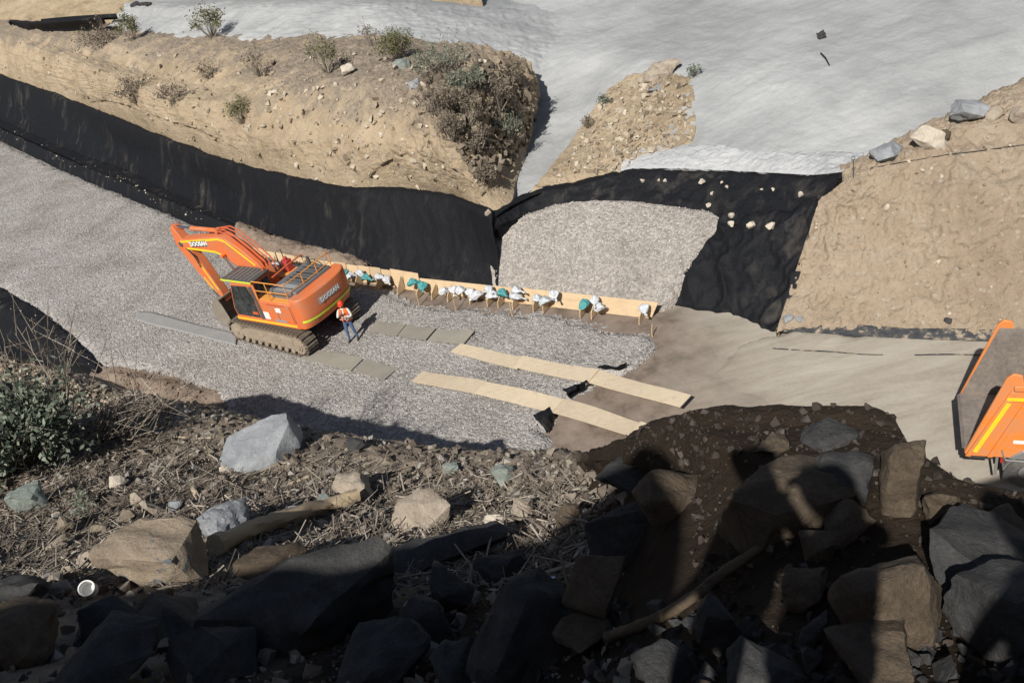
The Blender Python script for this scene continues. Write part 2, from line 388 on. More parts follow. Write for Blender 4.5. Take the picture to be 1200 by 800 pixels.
def streak(m):
    nt = m.node_tree; b = nt.nodes['Principled BSDF']; src = b.inputs['Base Color'].links[0].from_socket; co = coords(nt)
    n = noise_tex(nt, mapping(nt, co, (.35, 2.6, .6), (0, 0, -.75)), .8, 7, .65, .8); n2 = noise_tex(nt, co, .18, 4, .5)
    c = mix(nt, 1.0, src, ramp(nt, n, [(.36, (.92, .92, .92)), (.5, (.99, .99, .985)), (.66, (1.05, 1.05, 1.04))]), 'MULTIPLY')
    c = mix(nt, 1.0, c, ramp(nt, n2, [(.38, (.86, .86, .86)), (.62, (1.10, 1.10, 1.09))]), 'MULTIPLY'); nt.links.new(c, b.inputs['Base Color'])
streak(MAT['tail'])
def road_mat():
    m, nt, b = new_mat('packed_road'); spec(b, 0.92, 0.15); co = coords(nt)
    n1 = noise_tex(nt, mapping(nt, co, (0.4, 2.4, 1), (0, 0, 0.42)), 0.6, 8, 0.68, 0.8); n2 = noise_tex(nt, co, 9, 7, 0.7); n3 = noise_tex(nt, co, 0.25, 4, 0.5)
    c = ramp(nt, mth(nt, 'ADD', mth(nt, 'MULTIPLY', n1, 0.75), mth(nt, 'MULTIPLY', n2, 0.25)), [(0.3, (0.235, 0.205, 0.165)), (0.48, (0.34, 0.305, 0.25)), (0.7, (0.43, 0.40, 0.335))])
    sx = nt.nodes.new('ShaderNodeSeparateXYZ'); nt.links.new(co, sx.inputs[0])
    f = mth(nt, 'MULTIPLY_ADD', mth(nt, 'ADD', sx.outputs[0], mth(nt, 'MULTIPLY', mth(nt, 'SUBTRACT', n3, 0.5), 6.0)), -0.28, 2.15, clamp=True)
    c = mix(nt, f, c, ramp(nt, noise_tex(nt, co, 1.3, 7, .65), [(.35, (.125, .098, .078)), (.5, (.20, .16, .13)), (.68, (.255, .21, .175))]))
    nt.links.new(c, b.inputs['Base Color']); bump(nt, b, n2, 0.5, 0.02); return m
MAT['road'] = road_mat(); MAT['soil_road'] = MAT['road']

def darken_near(m, c2):
    """the near slope and the mound on the right are darker earth, with shade deepened in the colour"""
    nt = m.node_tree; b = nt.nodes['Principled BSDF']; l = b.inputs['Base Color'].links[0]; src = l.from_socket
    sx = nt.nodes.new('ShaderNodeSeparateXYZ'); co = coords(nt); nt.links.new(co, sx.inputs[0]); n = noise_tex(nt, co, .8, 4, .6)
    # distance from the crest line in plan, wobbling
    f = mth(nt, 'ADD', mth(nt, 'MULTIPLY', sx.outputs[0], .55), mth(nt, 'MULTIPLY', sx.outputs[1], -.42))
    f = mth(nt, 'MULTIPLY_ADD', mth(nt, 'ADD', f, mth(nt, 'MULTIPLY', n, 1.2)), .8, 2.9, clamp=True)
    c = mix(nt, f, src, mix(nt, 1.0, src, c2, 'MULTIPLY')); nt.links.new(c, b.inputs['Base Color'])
darken_near(MAT['rubble_soil'], (.155, .135, .12))  # lowers the earth colour to deepen shade on near slope and mound
def sandy(m):
    """the far rim of the foreground bank on the left is sandy"""
    nt = m.node_tree; b = nt.nodes['Principled BSDF']; src = b.inputs['Base Color'].links[0].from_socket
    sx = nt.nodes.new('ShaderNodeSeparateXYZ'); co = coords(nt); nt.links.new(co, sx.inputs[0]); n = noise_tex(nt, co, .9, 5, .6)
    f = mth(nt, 'SUBTRACT', mth(nt, 'MULTIPLY', sx.outputs[1], .45), mth(nt, 'MULTIPLY', sx.outputs[0], .55))
    f = mth(nt, 'MULTIPLY_ADD', mth(nt, 'ADD', f, mth(nt, 'MULTIPLY', n, 2.0)), .5, -7.7, clamp=True)
    nt.links.new(mix(nt, f, src, (.40, .315, .215)), b.inputs['Base Color'])
sandy(MAT['rubble_soil'])
def plateau(m):
    nt = m.node_tree; b = nt.nodes['Principled BSDF']; src = b.inputs['Base Color'].links[0].from_socket
    sx = nt.nodes.new('ShaderNodeSeparateXYZ'); co = coords(nt); nt.links.new(co, sx.inputs[0]); n = noise_tex(nt, co, .6, 6, .65)
    f = mth(nt, 'MULTIPLY_ADD', mth(nt, 'ADD', sx.outputs[2], mth(nt, 'MULTIPLY', mth(nt, 'SUBTRACT', n, .5), 5.0)), 1.0, -5.4, clamp=True)
    litter = ramp(nt, noise_tex(nt, co, 7, 7, .75), [(.35, (.14, .115, .09)), (.55, (.27, .225, .175)), (.75, (.36, .31, .25))])
    c = mix(nt, f, src, litter); nt.links.new(c, b.inputs['Base Color'])
plateau(MAT['tan'])
# ------------------------------------------------------------------ the setting
# far ground sheet
gm = MB(); gm.add([(-1500, -600, -3.0), (1500, -600, -3.0), (1500, 2400, -3.0), (-1500, 2400, -3.0)], [(0, 1, 2, 3)])
tag(gm.build('ground', MAT['hill'], smooth=False), kind='structure')

def amp(*terms):
    """terms: (amplitude, scale, octaves, ridged)"""
    return lambda p: sum(a*fbm(p, s, o, 0.55, r) for a, s, o, r in terms)

# channel floor under everything
flat_patch('channel_floor', [P(-180, 40, -1.2), P(-180, 560, -1.2), (-2, 8, 0), (22, 4, 0), (40, 12, 0), (30, 30, 0), P(700, 200, -1.2), P(300, 200, -1.2)], -1.2, 0.5, MAT['soil'], amp((0.06, 0.7, 3, False)))

# soil bed: strip along the formwork, ramp down to the road
soil_poly = [P(*q, -.25) for q in [(262, 285), (300, 303), (400, 330), (500, 344), (600, 352), (700, 362), (775, 352), (830, 356), (880, 372), (905, 388), (860, 425), (960, 480), (1000, 620), (700, 640), (560, 560), (300, 520), (110, 452), (118, 425), (200, 380), (170, 330)]]
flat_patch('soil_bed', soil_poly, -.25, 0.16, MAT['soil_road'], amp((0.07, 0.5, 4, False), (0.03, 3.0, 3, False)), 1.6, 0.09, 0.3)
road_poly = [P(*q, -.29) for q in [(860, 400), (905, 384), (1160, 384), (1500, 384), (1700, 900), (1000, 760), (700, 600), (760, 500)]]
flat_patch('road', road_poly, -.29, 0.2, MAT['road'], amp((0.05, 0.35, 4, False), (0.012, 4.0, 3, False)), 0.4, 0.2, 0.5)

# gravel bed
grav_px = [(-170, 88), (-120, 110), (0, 165), (60, 193), (120, 218), (180, 243), (240, 268), (262, 277), (290, 294), (330, 312), (400, 333), (440, 338), (478, 353), (530, 361), (562, 361), (611, 366), (647, 368), (676, 376), (725, 386), (757, 391), (772, 402), (762, 416), (742, 431), (722, 432), (690, 444), (668, 458), (652, 468), (640, 478), (646, 490), (634, 500), (642, 512), (640, 530), (560, 560), (420, 540), (300, 505), (266, 472), (238, 455), (205, 442), (165, 432), (118, 422), (100, 405), (45, 365), (0, 338), (-120, 262), (-170, 235)]
grav_poly = [P(*q, 0) for q in grav_px]
flat_patch('gravel_bed', grav_poly, 0.0, 0.16, MAT['gravel'], amp((0.09, 0.45, 4, False), (0.03, 4.0, 3, False)), 0.25, 0.27, 0.35)

# heap of soil clods where the liner ends on the near side
flat_patch('soil_heap', [P(*q, 0) for q in [(118, 426), (150, 430), (185, 432), (225, 440), (262, 458), (262, 470), (225, 474), (180, 466), (140, 458), (116, 448)]], 0.17, 0.09, MAT['clod'], amp((0.16, 0.9, 4, False), (0.06, 5, 3, False)), 0.8, 0.35, 0.5)

# gravel ramp beyond the formwork
loft('gravel_ramp', [
    pxrow([(578, 340, -.25), (650, 348, -.25), (720, 358, -.25), (776, 364, -.25)]),
    pxrow([(574, 300, .7), (650, 305, .75), (730, 310, .8), (806, 318, .75)]),
    pxrow([(577, 268, 1.4), (650, 268, 1.45), (740, 270, 1.5), (838, 274, 1.5)]),
    pxrow([(600, 257, 1.7), (665, 241, 1.85), (740, 241, 1.9), (846, 259, 1.8)]),
    pxrow([(628, 246, 1.75), (661, 236, 1.9), (735, 236, 1.95), (832, 248, 1.9)]),
    [p+np.array([0.3, 1.5, -.5]) for p in pxrow([(628, 246, 1.75), (661, 236, 1.9), (735, 236, 1.95), (832, 248, 1.9)])]],
    150, 110, MAT['gravel2'], amp((0.10, 0.6, 4, False), (0.05, 5, 3, False)), skirt=1.2)

# clods heaped behind the boards
loft('clod_ridge', [pxrow([(280, 300, -.4), (320, 312, -.4), (360, 320, -.4), (400, 327, -.4), (440, 333, -.4)]),
    pxrow([(276, 266, .35), (312, 284, .45), (350, 296, .5), (385, 301, .5), (425, 314, .3)]),
    [p+np.array([.2, .5, -.2]) for p in pxrow([(276, 264, .35), (312, 280, .55), (350, 292, .6), (385, 298, .6), (425, 312, .3)])],
    [p+np.array([.6, 1.4, -1.2]) for p in pxrow([(276, 266, .35), (312, 280, .55), (350, 292, .6), (385, 298, .6), (425, 312, .3)])]], 120, 40, MAT['clod'], amp((.22, .9, 4, False), (.16, 2.6, 3, True)), skirt=.3)
# black geotextile liners
fold = lambda p: amp((0.15, 0.5, 4, False))(p)+.05*fbm(p*np.array([1.8, 1.8, .3]), 1.0, 3, .5, True)
up = pxrow([(-170, 75, .5), (-120, 98, .5), (0, 152, .5), (82, 190, .5), (150, 217, .5), (205, 240, .5), (250, 257, .45), (276, 267, .1)])
loft('black_liner_kerb', [
    pxrow([(-170, 86, -.1), (-120, 108, -.1), (0, 164, -.1), (82, 203, -.1), (150, 231, -.1), (205, 253, -.1), (246, 270, -.1), (276, 274, -.1)]),
    up, [p+np.array([.05, .35, -.05]) for p in up], [p+np.array([.15, .8, -1.1]) for p in up],
    pxrow([(-170, 64, -.6), (-120, 88, -.6), (0, 139, -.6), (92, 179, -.6), (150, 199, -.6), (200, 224, -.6), (250, 243, -.6), (280, 262, -.5)])],
    260, 34, MAT['liner'], amp((0.06, 0.8, 3, False)), skirt=0.6)
toe = [(-170, 62, -.6), (-120, 86, -.6), (0, 140, -.6), (92, 180, -.6), (150, 200, -.6), (200, 225, -.6), (250, 244, -.5), (290, 268, -.5), (340, 296, -.5), (400, 316, -.5), (470, 332, -.5), (530, 340, -.5), (565, 346, -.5), (584, 350, -.5)]
top = [(-170, 24, 2.8), (-120, 46, 2.8), (0, 91, 2.8), (60, 112, 2.5), (110, 132, 2.3), (160, 153, 2.2), (205, 171, 2.15), (250, 188, 2.3), (300, 203, 2.4), (355, 216, 2.5), (410, 227, 2.6), (470, 229, 2.55), (530, 236, 2.5), (577, 256, 2.35)]
lerp = lambda a, b, t: [tuple(np.array(x)*(1-t)+np.array(y)*t) for x, y in zip(a, b)]
tp = pxrow(top); to = pxrow(toe)
mid = [a*(1-t)+b*t+np.array([0.1, 0.25, 0]) for a, b, t in zip(to, tp, [.5]*14)]
loft('black_liner_bank', [to, [a*.75+b*.25+np.array([.05, .25, 0]) for a, b in zip(to, tp)], mid, tp, [p+np.array([.1, .45, .10]) for p in tp], [p+np.array([.1, .8, -.25]) for p in tp]], 320, 60, MAT['liner'], fold, skirt=0.2)
# liner behind the ramp
r0 = pxrow([(582, 266, 1.9), (600, 259, 1.75), (630, 248, 1.7), (661, 238, 1.85), (735, 238, 1.9), (790, 243, 1.9), (836, 252, 1.8), (870, 262, 1.9), (935, 252, 2.3), (975, 226, 3.0)])
r1 = pxrow([(574, 262, 2.1), (598, 246, 2.1), (630, 232, 2.1), (668, 226, 2.15), (735, 220, 2.3), (790, 222, 2.3), (840, 224, 2.4), (890, 226, 2.55), (945, 224, 2.75), (982, 213, 3.15)])
r2 = pxrow([(578, 252, 2.3), (605, 238, 2.3), (636, 224, 2.3), (672, 219, 2.32), (738, 203, 2.65), (790, 203, 2.7), (845, 205, 2.76), (900, 208, 2.86), (955, 211, 3.02), (992, 206, 3.4)])
loft('black_liner_slope', [[p+np.array([0, .3, -.8]) for p in r0], r0, r1, r2, [p+np.array([.1, .5, 0]) for p in r2]], 220, 46, MAT['liner'], amp((0.05, 0.7, 4, False), (0.07, 2.2, 3, True)), skirt=0.1)
q0 = pxrow([(845, 256, 1.9), (880, 258, 2.0), (915, 256, 2.2), (940, 248, 2.5), (960, 236, 2.85)])
q1 = pxrow([(826, 290, 1.25), (865, 292, 1.3), (900, 290, 1.5), (930, 286, 1.7), (952, 275, 2.05)])
q2 = pxrow([(800, 325, .5), (845, 332, .5), (882, 336, .5), (914, 338, .6), (936, 330, .9)])
q3 = pxrow([(772, 354, -.25), (822, 360, -.25), (865, 370, -.3), (892, 382, -.35), (914, 390, -.35)])
loft('black_liner_apron', [[p+np.array([.1, .4, .0]) for p in q0], q0, q1, q2, q3], 120, 90, MAT['liner'], lambda p: amp((0.05, 0.6, 3, False))(p)+.20*fbm(p*np.array([1.6, 1.6, .2]), 1.0, 2, .4, True), skirt=0.25)
# near left liner
loft('black_liner_edge', [
    pxrow([(-160, 240, .04), (-60, 302, .04), (0, 337, .05), (45, 364, .05), (84, 396, .05), (112, 424, .05)]),
    pxrow([(-160, 262, .02), (-60, 326, .02), (0, 362, .02), (45, 386, .02), (80, 412, .02), (113, 434, .02)]),
    pxrow([(-160, 300, -1.0), (-60, 360, -1.0), (0, 392, -1.0), (45, 412, -1.0), (80, 432, -.9), (116, 446, -.7)]),
    pxrow([(-160, 420, -1.1), (-60, 460, -1.1), (0, 480, -1.1), (45, 500, -1.1), (80, 510, -1.1), (125, 500, -1.1)])],
    120, 50, MAT['liner'], amp((0.06, 0.8, 3, False)), skirt=0.1)
# dirty liner strip at the toe of the right bank and a worn seam on the road
loft('black_liner_toe', [
    pxrow([(912, 386, -.2), (985, 390, -.2), (1060, 395, -.2), (1160, 397, -.2), (1350, 404, -.2)]),
    pxrow([(916, 376, -.02), (985, 379, -.02), (1060, 384, -.02), (1160, 386, -.02), (1350, 392, -.02)])],
    140, 10, None, amp((0.07, 1.5, 4, False)), skirt=0.1)
m, nt, b = new_mat('dusty_geotextile'); spec(b, .75, .2); n = noise_tex(nt, mapping(nt, coords(nt), (1, 1, 2), (0, 0, -.4)), 3.0, 8, .7)
nt.links.new(ramp(nt, n, [(.38, (.03, .033, .038)), (.52, (.06, .06, .062)), (.6, (.28, .23, .17)), (.75, (.38, .31, .22))]), b.inputs['Base Color']); MAT['dusty'] = m
bpy.data.objects['black_liner_toe'].data.materials.append(m)
seam = MB(); sp = [P(u, v, -.262) for u, v in [(905, 408), (935, 410), (975, 412), (1010, 415), (1060, 416), (1110, 415), (1160, 416), (1230, 419)]]
sp = resample(np.array(sp), 60); w = .035+.03*fbm(sp, 2.0, 3)
for k in range(59):
    a, c = sp[k], sp[k+1]; off = np.array([.3, .95, 0])
    seam.add([a-off*w[k], c-off*w[k+1], c+off*w[k+1], a+off*w[k]], [(0, 1, 2, 3)])
tag(seam.build('road_seam', MAT['dusty'], smooth=False), kind='structure')

# left bank of cut earth
bank_rows = [
 [(-170, 28, 2.5), (-120, 48, 2.5), (0, 94, 2.5), (100, 129, 2.0), (200, 171, 1.8), (300, 206, 2.1), (400, 228, 2.3), (480, 231, 2.25), (530, 239, 2.2), (575, 258, 2.2), (596, 247, 2.3)],
 [(-170, 8, 4.5), (-120, 28, 4.5), (0, 66, 4.5), (100, 102, 3.9), (200, 141, 3.7), (300, 165, 4.0), (400, 165, 4.6), (480, 170, 4.7), (530, 196, 4.2), (572, 226, 2.9), (601, 232, 2.35)],
 [(-170, -12, 6.1), (-120, 8, 6.1), (0, 42, 6.1), (110, 82, 5.4), (200, 118, 4.9), (300, 122, 5.5), (400, 100, 6.4), (470, 102, 6.6), (520, 140, 6.0), (570, 200, 3.5), (604, 212, 2.4)],
 [(-170, -16, 6.3), (-120, 4, 6.3), (0, 37, 6.3), (130, 72, 5.4), (220, 100, 5.0), (300, 102, 5.7), (400, 88, 6.6), (480, 88, 6.8), (538, 110, 6.4), (592, 165, 3.6), (615, 186, 2.4)],
 [(-170, -18, 6.4), (-120, 2, 6.4), (0, 33, 6.4), (130, 53, 6.1), (220, 60, 6.1), (300, 64, 6.2), (400, 67, 6.6), (480, 68, 6.9), (555, 76, 6.7), (613, 108, 4.5), (626, 150, 2.5)],
 [(-170, -22, 6.4), (-120, -2, 6.4), (0, 29, 6.4), (130, 41, 6.3), (220, 46, 6.3), (300, 48, 6.3), (400, 51, 6.4), (480, 54, 6.5), (560, 64, 6.3), (610, 78, 5.0), (632, 120, 2.7)],
 [(-170, -32, 6.4), (-120, -12, 6.4), (0, 20, 6.4), (130, 26, 6.3), (220, 30, 6.3), (300, 35, 6.3), (400, 41, 6.3), (480, 46, 6.3), (560, 58, 5.9), (606, 72, 4.8), (638, 100, 3.0)]]
brow = [pxrow(r) for r in bank_rows]; brow[0] = [p+np.array([.05, .5, 0]) for p in brow[0]]
def bank_disp(p):
    k = np.clip((p[:, 2]-2.5)/1.4, .2, 1); e = np.clip((p[:, 0]-(-.6))/1.6, 0, 1)*np.clip((p[:, 2]-2.5)/1.0, 0, 1)
    return k*amp((0.28, 0.45, 5, False), (0.17, 1.3, 4, True), (0.07, 4.5, 4, False))(p)+e*(0.30*fbm(p, 1.1, 4, .6, True)+.12*fbm(p, 4, 3))
loft('earth_bank', brow, 520, 300, MAT['tan'], bank_disp, skirt=0.8)
# far hillside above the bench
hb = pxrow([(-200, 26, 6.3), (0, 24, 6.3), (130, 17, 6.4), (300, 8, 6.5), (430, 2, 6.5), (560, -14, 6.0)])
loft('hillside', [[p+np.array([0, -3., -1.5]) for p in hb], hb, [p+np.array([0, 7., 2.2]) for p in hb], [p+np.array([0, 45., 19]) for p in hb]],
 260, 110, MAT['hill'], amp((0.9, 0.12, 5, False), (0.45, 0.5, 4, True)), skirt=3)
# black lined trench wall on the bench
loft('black_liner_far', [pxrow([(10, 26.5, 6.6), (34, 34, 6.6), (80, 34.5, 6.6), (117, 34, 6.6)]), pxrow([(10, 25, 6.9), (34, 27, 7.3), (80, 25, 7.5), (117, 22, 7.6)]), [p+np.array([.1, .6, .0]) for p in pxrow([(10, 25, 6.9), (34, 27, 7.3), (80, 25, 7.5), (117, 22, 7.6)])]], 40, 12, MAT['liner'], amp((.06, .8, 3, False)), skirt=.5)
loft('black_liner_strip', [pxrow([(48, 24.5, 7.0), (80, 22.5, 7.1), (110, 20, 7.2), (136, 18.5, 7.2)]), pxrow([(48, 22.5, 7.2), (80, 19.5, 7.4), (110, 17.5, 7.5), (136, 16, 7.5)])], 30, 4, MAT['liner'], None, skirt=.3)

# grey tailings
tail_rows = [
 [(575, 256, 2.2), (592, 238, 2.3), (622, 228, 2.35), (665, 222, 2.35), (735, 204, 2.6), (850, 206, 2.75), (992, 212, 3.1), (1100, 240, 2.2), (1400, 230, 2.0)],
 [(592, 222, 2.3), (618, 195, 2.35), (648, 195, 2.4), (684, 192, 2.5), (738, 184, 2.8), (850, 188, 3.0), (1000, 192, 3.3), (1100, 175, 3.2), (1400, 130, 3.0)],
 [(612, 170, 2.4), (634, 146, 2.5), (680, 144, 2.6), (720, 150, 2.75), (765, 165, 2.95), (842, 172, 3.2), (940, 178, 3.4), (1080, 135, 3.7), (1400, 60, 3.5)],
 [(618, 120, 2.9), (640, 112, 3.0), (690, 108, 3.1), (735, 112, 3.3), (790, 130, 3.5), (860, 148, 3.6), (950, 140, 3.9), (1090, 118, 3.95), (1400, 35, 3.8)],
 [(618, 78, 3.9), (645, 72, 3.8), (700, 66, 3.9), (760, 72, 4.0), (820, 84, 4.1), (880, 100, 4.2), (965, 100, 4.4), (1100, 90, 4.3), (1400, 10, 4.1)],
 [(580, 52, 4.3), (640, 54, 4.0), (700, 53, 4.0), (770, 57, 4.1), (830, 63, 4.2), (900, 70, 4.5), (1000, 62, 4.7), (1150, 48, 4.8), (1400, -40, 4.6)],
 [(560, 24, 4.4), (640, 30, 4.1), (700, 28, 4.1), (780, 26, 4.2), (850, 26, 4.4), (920, 24, 4.7), (1020, 10, 5.0), (1150, -5, 5.2), (1400, -90, 5.0)],
 [(520, -4, 4.5), (640, -4, 4.3), (700, -8, 4.3), (780, -14, 4.5), (850, -20, 4.7), (920, -26, 5.0), (1020, -40, 5.3), (1150, -60, 5.5), (1400, -150, 5.3)]]
tr = [pxrow(r) for r in tail_rows]
for k in range(9):
    tr[0][k] = tr[0][k]+np.array([.1, .5, -.35]); tr[1][k] = tr[1][k]+(np.array([.05, .1, -.12]) if 1 < k < 7 else 0)
tr.append([p+np.array([5, 30, 3.5]) for p in tr[-1]])
loft('tailings_slope', tr, 420, 330, MAT['tail'], lambda p: amp((0.16, 0.22, 4, False), (0.025, 1.3, 4, False), (0.02, 5.0, 3, False))(p)+0.05*fbm(p*np.array([1.1, .55, 1.0])@np.array([[.8, -.6, 0], [.6, .8, 0], [0, 0, 1]]), .9, 3, .5, True), skirt=1.5)
tl = [[(125, 36, 6.3), (210, 44, 6.3), (300, 47, 6.3), (430, 52, 6.2), (520, 62, 5.6), (600, 80, 4.2), (680, 80, 3.0)],
      [(138, 17, 7.0), (210, 22, 6.9), (300, 24, 6.8), (430, 30, 6.6), (520, 38, 5.8), (600, 56, 4.6), (680, 62, 3.4)],
      [(146, 9, 7.5), (210, 10, 7.4), (300, 8, 7.3), (430, 12, 7.0), (520, 20, 5.9), (600, 34, 4.8), (690, 44, 3.6)],
      [(150, 4, 7.5), (210, 5, 7.4), (300, 3, 7.2), (430, 3, 7.0), (520, 6, 5.9), (610, 14, 4.6), (700, 20, 3.4)]]
tlr = [pxrow(r) for r in tl]; tlr.append([p+np.array([3, 12, -1.5]) for p in tlr[-1]])
loft('tailings_ridge', tlr, 260, 90, MAT['tail'], amp((0.18, 0.5, 5, False), (0.10, 2.0, 3, True)), skirt=2)
# chalky shelf above the liner
loft('chalky_shelf', [
 [p+np.array([.08, .45, -.25]) for p in pxrow([(728, 205, 2.55), (742, 202, 2.66), (790, 202, 2.7), (845, 204, 2.76), (900, 207, 2.86), (955, 210, 3.02), (998, 206, 3.4)])],
 [p+np.array([.05, .2, .06]) for p in pxrow([(728, 205, 2.58), (742, 202, 2.68), (790, 202, 2.74), (845, 204, 2.80), (900, 207, 2.90), (955, 210, 3.06), (998, 206, 3.42)])],
 pxrow([(728, 194, 2.75), (746, 186, 2.92), (790, 184, 3.0), (845, 186, 3.07), (900, 190, 3.17), (955, 194, 3.3), (1004, 195, 3.5)]),
 pxrow([(735, 184, 2.82), (756, 174, 2.99), (795, 171, 3.1), (845, 174, 3.2), (900, 178, 3.3), (955, 183, 3.42), (1010, 186, 3.55)]),
 pxrow([(742, 176, 2.7), (765, 168, 2.85), (800, 166, 3.0), (845, 169, 3.1), (900, 173, 3.2), (955, 177, 3.35), (1012, 180, 3.5)])],
 240, 60, MAT['chalk'], amp((0.04, 0.9, 4, False), (0.05, 3.0, 4, True), (.03, 8, 3, False)), skirt=0.2)
# spur of tan rubble in the tailings
loft('rubble_spur', [
 [p+np.array([.05, .3, -.1]) for p in pxrow([(612, 236, 2.3), (640, 224, 2.3), (655, 222, 2.3), (675, 218, 2.35), (708, 210, 2.5), (742, 203, 2.66)])],
 pxrow([(636, 210, 2.45), (652, 204, 2.5), (675, 198, 2.58), (700, 192, 2.7), (728, 190, 2.78), (748, 184, 2.95)]),
 pxrow([(662, 175, 2.6), (680, 170, 2.75), (700, 166, 2.88), (728, 165, 3.0), (765, 164, 3.05), (812, 164, 3.2)]),
 pxrow([(692, 136, 2.95), (705, 132, 3.1), (725, 130, 3.28), (750, 128, 3.45), (785, 128, 3.55), (816, 130, 3.6)]),
 pxrow([(716, 102, 3.4), (728, 99, 3.55), (745, 97, 3.7), (765, 97, 3.85), (790, 98, 3.95), (812, 102, 3.95)]),
 pxrow([(735, 92, 3.5), (742, 88, 3.65), (755, 86, 3.8), (770, 86, 3.9), (790, 88, 3.95), (808, 94, 3.9)])],
 150, 130, MAT['tan'], amp((0.14, 0.7, 5, False), (0.12, 2.2, 4, True)), skirt=0.35)
# grey dust drifted over the gully floor
# right bank
cr = [pxrow(r) for r in [
 [(900, 396, -.6), (958, 390, -.6), (1050, 393, -.6), (1160, 398, -.6), (1300, 406, -.6), (1500, 420, -.6)],
 [(911, 384, -.1), (960, 380, -.1), (1050, 384, -.1), (1160, 388, -.1), (1300, 394, -.1), (1500, 402, -.1)],
 [(930, 325, 1.0), (985, 318, 1.1), (1060, 308, 1.3), (1160, 300, 1.5), (1300, 288, 1.6), (1500, 270, 1.7)],
 [(948, 268, 2.3), (1000, 260, 2.3), (1070, 242, 2.7), (1160, 222, 3.2), (1300, 188, 3.4), (1500, 140, 3.6)],
 [(966, 232, 3.0), (1005, 214, 3.5), (1070, 184, 3.9), (1140, 152, 4.3), (1300, 90, 4.8), (1500, 20, 5.1)],
 [(988, 213, 3.45), (1015, 204, 3.65), (1078, 172, 4.05), (1150, 138, 4.45), (1300, 70, 5.0), (1500, 0, 5.3)]]]
cr.append([p+np.array([.5, 1.3, -.15]) for p in cr[-1]]); cr.append([p+np.array([1., 3., -2.0]) for p in cr[-2]])
loft('right_bank', cr, 300, 260, MAT['tan_right'], amp((0.22, 0.5, 5, False), (0.15, 1.1, 5, True), (0.12, 3.0, 4, True), (0.07, 6, 4, False)), skirt=0.5)

# foreground bank, from the photographer's feet down to the rim over the channel
U = [-260, 0, 150, 300, 450, 600, 700, 790, 900, 1000, 1090, 1200, 1450]
KM = [1, 1, 1, 1, 1, .97, .86, .76, .73, .73, .73, .73, .73]            # the rock mound on the right stands close to the crest
def frow(v, ds): return [D(u, v if not isinstance(v, list) else v[i], d*KM[i]) for i, (u, d) in enumerate(zip(U, ds))]
rim = dxrow([(-260, 436, 26.5), (0, 426, 25.6), (125, 458, 23.4), (270, 494, 20.3), (400, 517, 18.0), (540, 531, 16.6), (645, 542, 14.6), (722, 538, 8.2), (815, 513, 6.1), (950, 506, 5.8), (1060, 512, 5.7), (1112, 588, 5.5), (1450, 650, 5.4)])
fg = [
 [np.array([x, -5., 15.6]) for x in np.linspace(-22, 16, 13)],
 [np.array([x, -.4, 15.55]) for x in np.linspace(-9, 7, 13)],
 [np.array([x, .75, 15.15]) for x in np.linspace(-6, 4, 13)],
 frow(1050, [5.6, 4.7, 4.3, 4.0, 3.8, 3.6, 3.5, 3.4, 3.3, 3.3, 3.3, 3.3, 3.4]),
 frow(800, [10, 8.6, 7.8, 7.2, 6.6, 6.1, 5.7, 5.3, 5.1, 5.0, 5.0, 5.1, 5.2]),
 frow(720, [13, 11.2, 10.2, 9.3, 8.5, 7.8, 6.9, 6.2, 5.8, 5.7, 5.7, 5.8, 5.9]),
 frow(660, [16.5, 14.2, 13.0, 11.8, 10.6, 10.0, 8.4, 7.0, 6.3, 6.2, 6.2, 6.3, 6.3]),
 frow(610, [20, 17.4, 15.8, 14.5, 13.2, 12.4, 9.9, 7.7, 6.8, 6.6, 6.6, 6.8, 6.8]),
 frow([520, 530, 545, 560, 568, 570, 575, 560, 550, 550, 550, 588, 640], [24, 20.8, 19.0, 17.2, 15.4, 14.4, 11.6, 8.6, 7.3, 7.1, 7.1, 7.0, 7.0]),
 rim]
b1 = []; b2 = []
for i, p in enumerate(rim):
    q = p+np.array([.12, .75, -.55]); b1.append(q)
    k = (q[2]+1.3)/math.tan(math.radians(52 if i < 7 else 64)); b2.append(np.array([q[0]+.15*k, q[1]+k, -1.3]))
fg += [b1, [a*.5+b*.5 for a, b in zip(b1, b2)], b2]
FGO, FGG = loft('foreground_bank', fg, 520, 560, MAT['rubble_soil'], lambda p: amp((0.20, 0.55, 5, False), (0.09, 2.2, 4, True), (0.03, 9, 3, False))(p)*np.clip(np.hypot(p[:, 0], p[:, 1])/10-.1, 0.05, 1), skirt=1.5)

# ------------------------------------------------------------------ object materials
DUST = (0.30, 0.25, 0.19)
MAT['orange'] = plain_mat('orange_paint', (0.70, 0.15, 0.03), 0.42, 0, (.33, .26, .19), 0.6, 1.3)
MAT['orange_truck'] = plain_mat('truck_orange_paint', (0.76, 0.225, 0.035), 0.45, 0, (.36, .29, .22), 0.5, 1.1)
MAT['orange_rail'] = plain_mat('amber_rail_paint', (0.75, 0.30, 0.05), 0.45, 0, DUST, 0.3, 4)
MAT['hose_red'] = plain_mat('red_orange_pipe', (0.55, 0.10, 0.03), 0.45, 0, DUST, 0.25, 4)
MAT['yellow'] = plain_mat('yellow_reflective_tape', (0.85, 0.62, 0.02), 0.35, 0, DUST, 0.15, 6)
MAT['lime'] = plain_mat('lime_reflective_tape', (0.62, 0.75, 0.05), 0.35, 0, DUST, 0.15, 6)
MAT['dark'] = plain_mat('dark_grey_steel', (0.07, 0.075, 0.08), 0.5, 0.2, DUST, 0.35, 3)
MAT['hood'] = plain_mat('slate_hood_paint', (0.12, 0.13, 0.14), 0.45, 0, DUST, 0.3, 2)
MAT['black'] = plain_mat('black_rubber', (0.02, 0.02, 0.021), 0.7, 0, DUST, 0.2, 3)
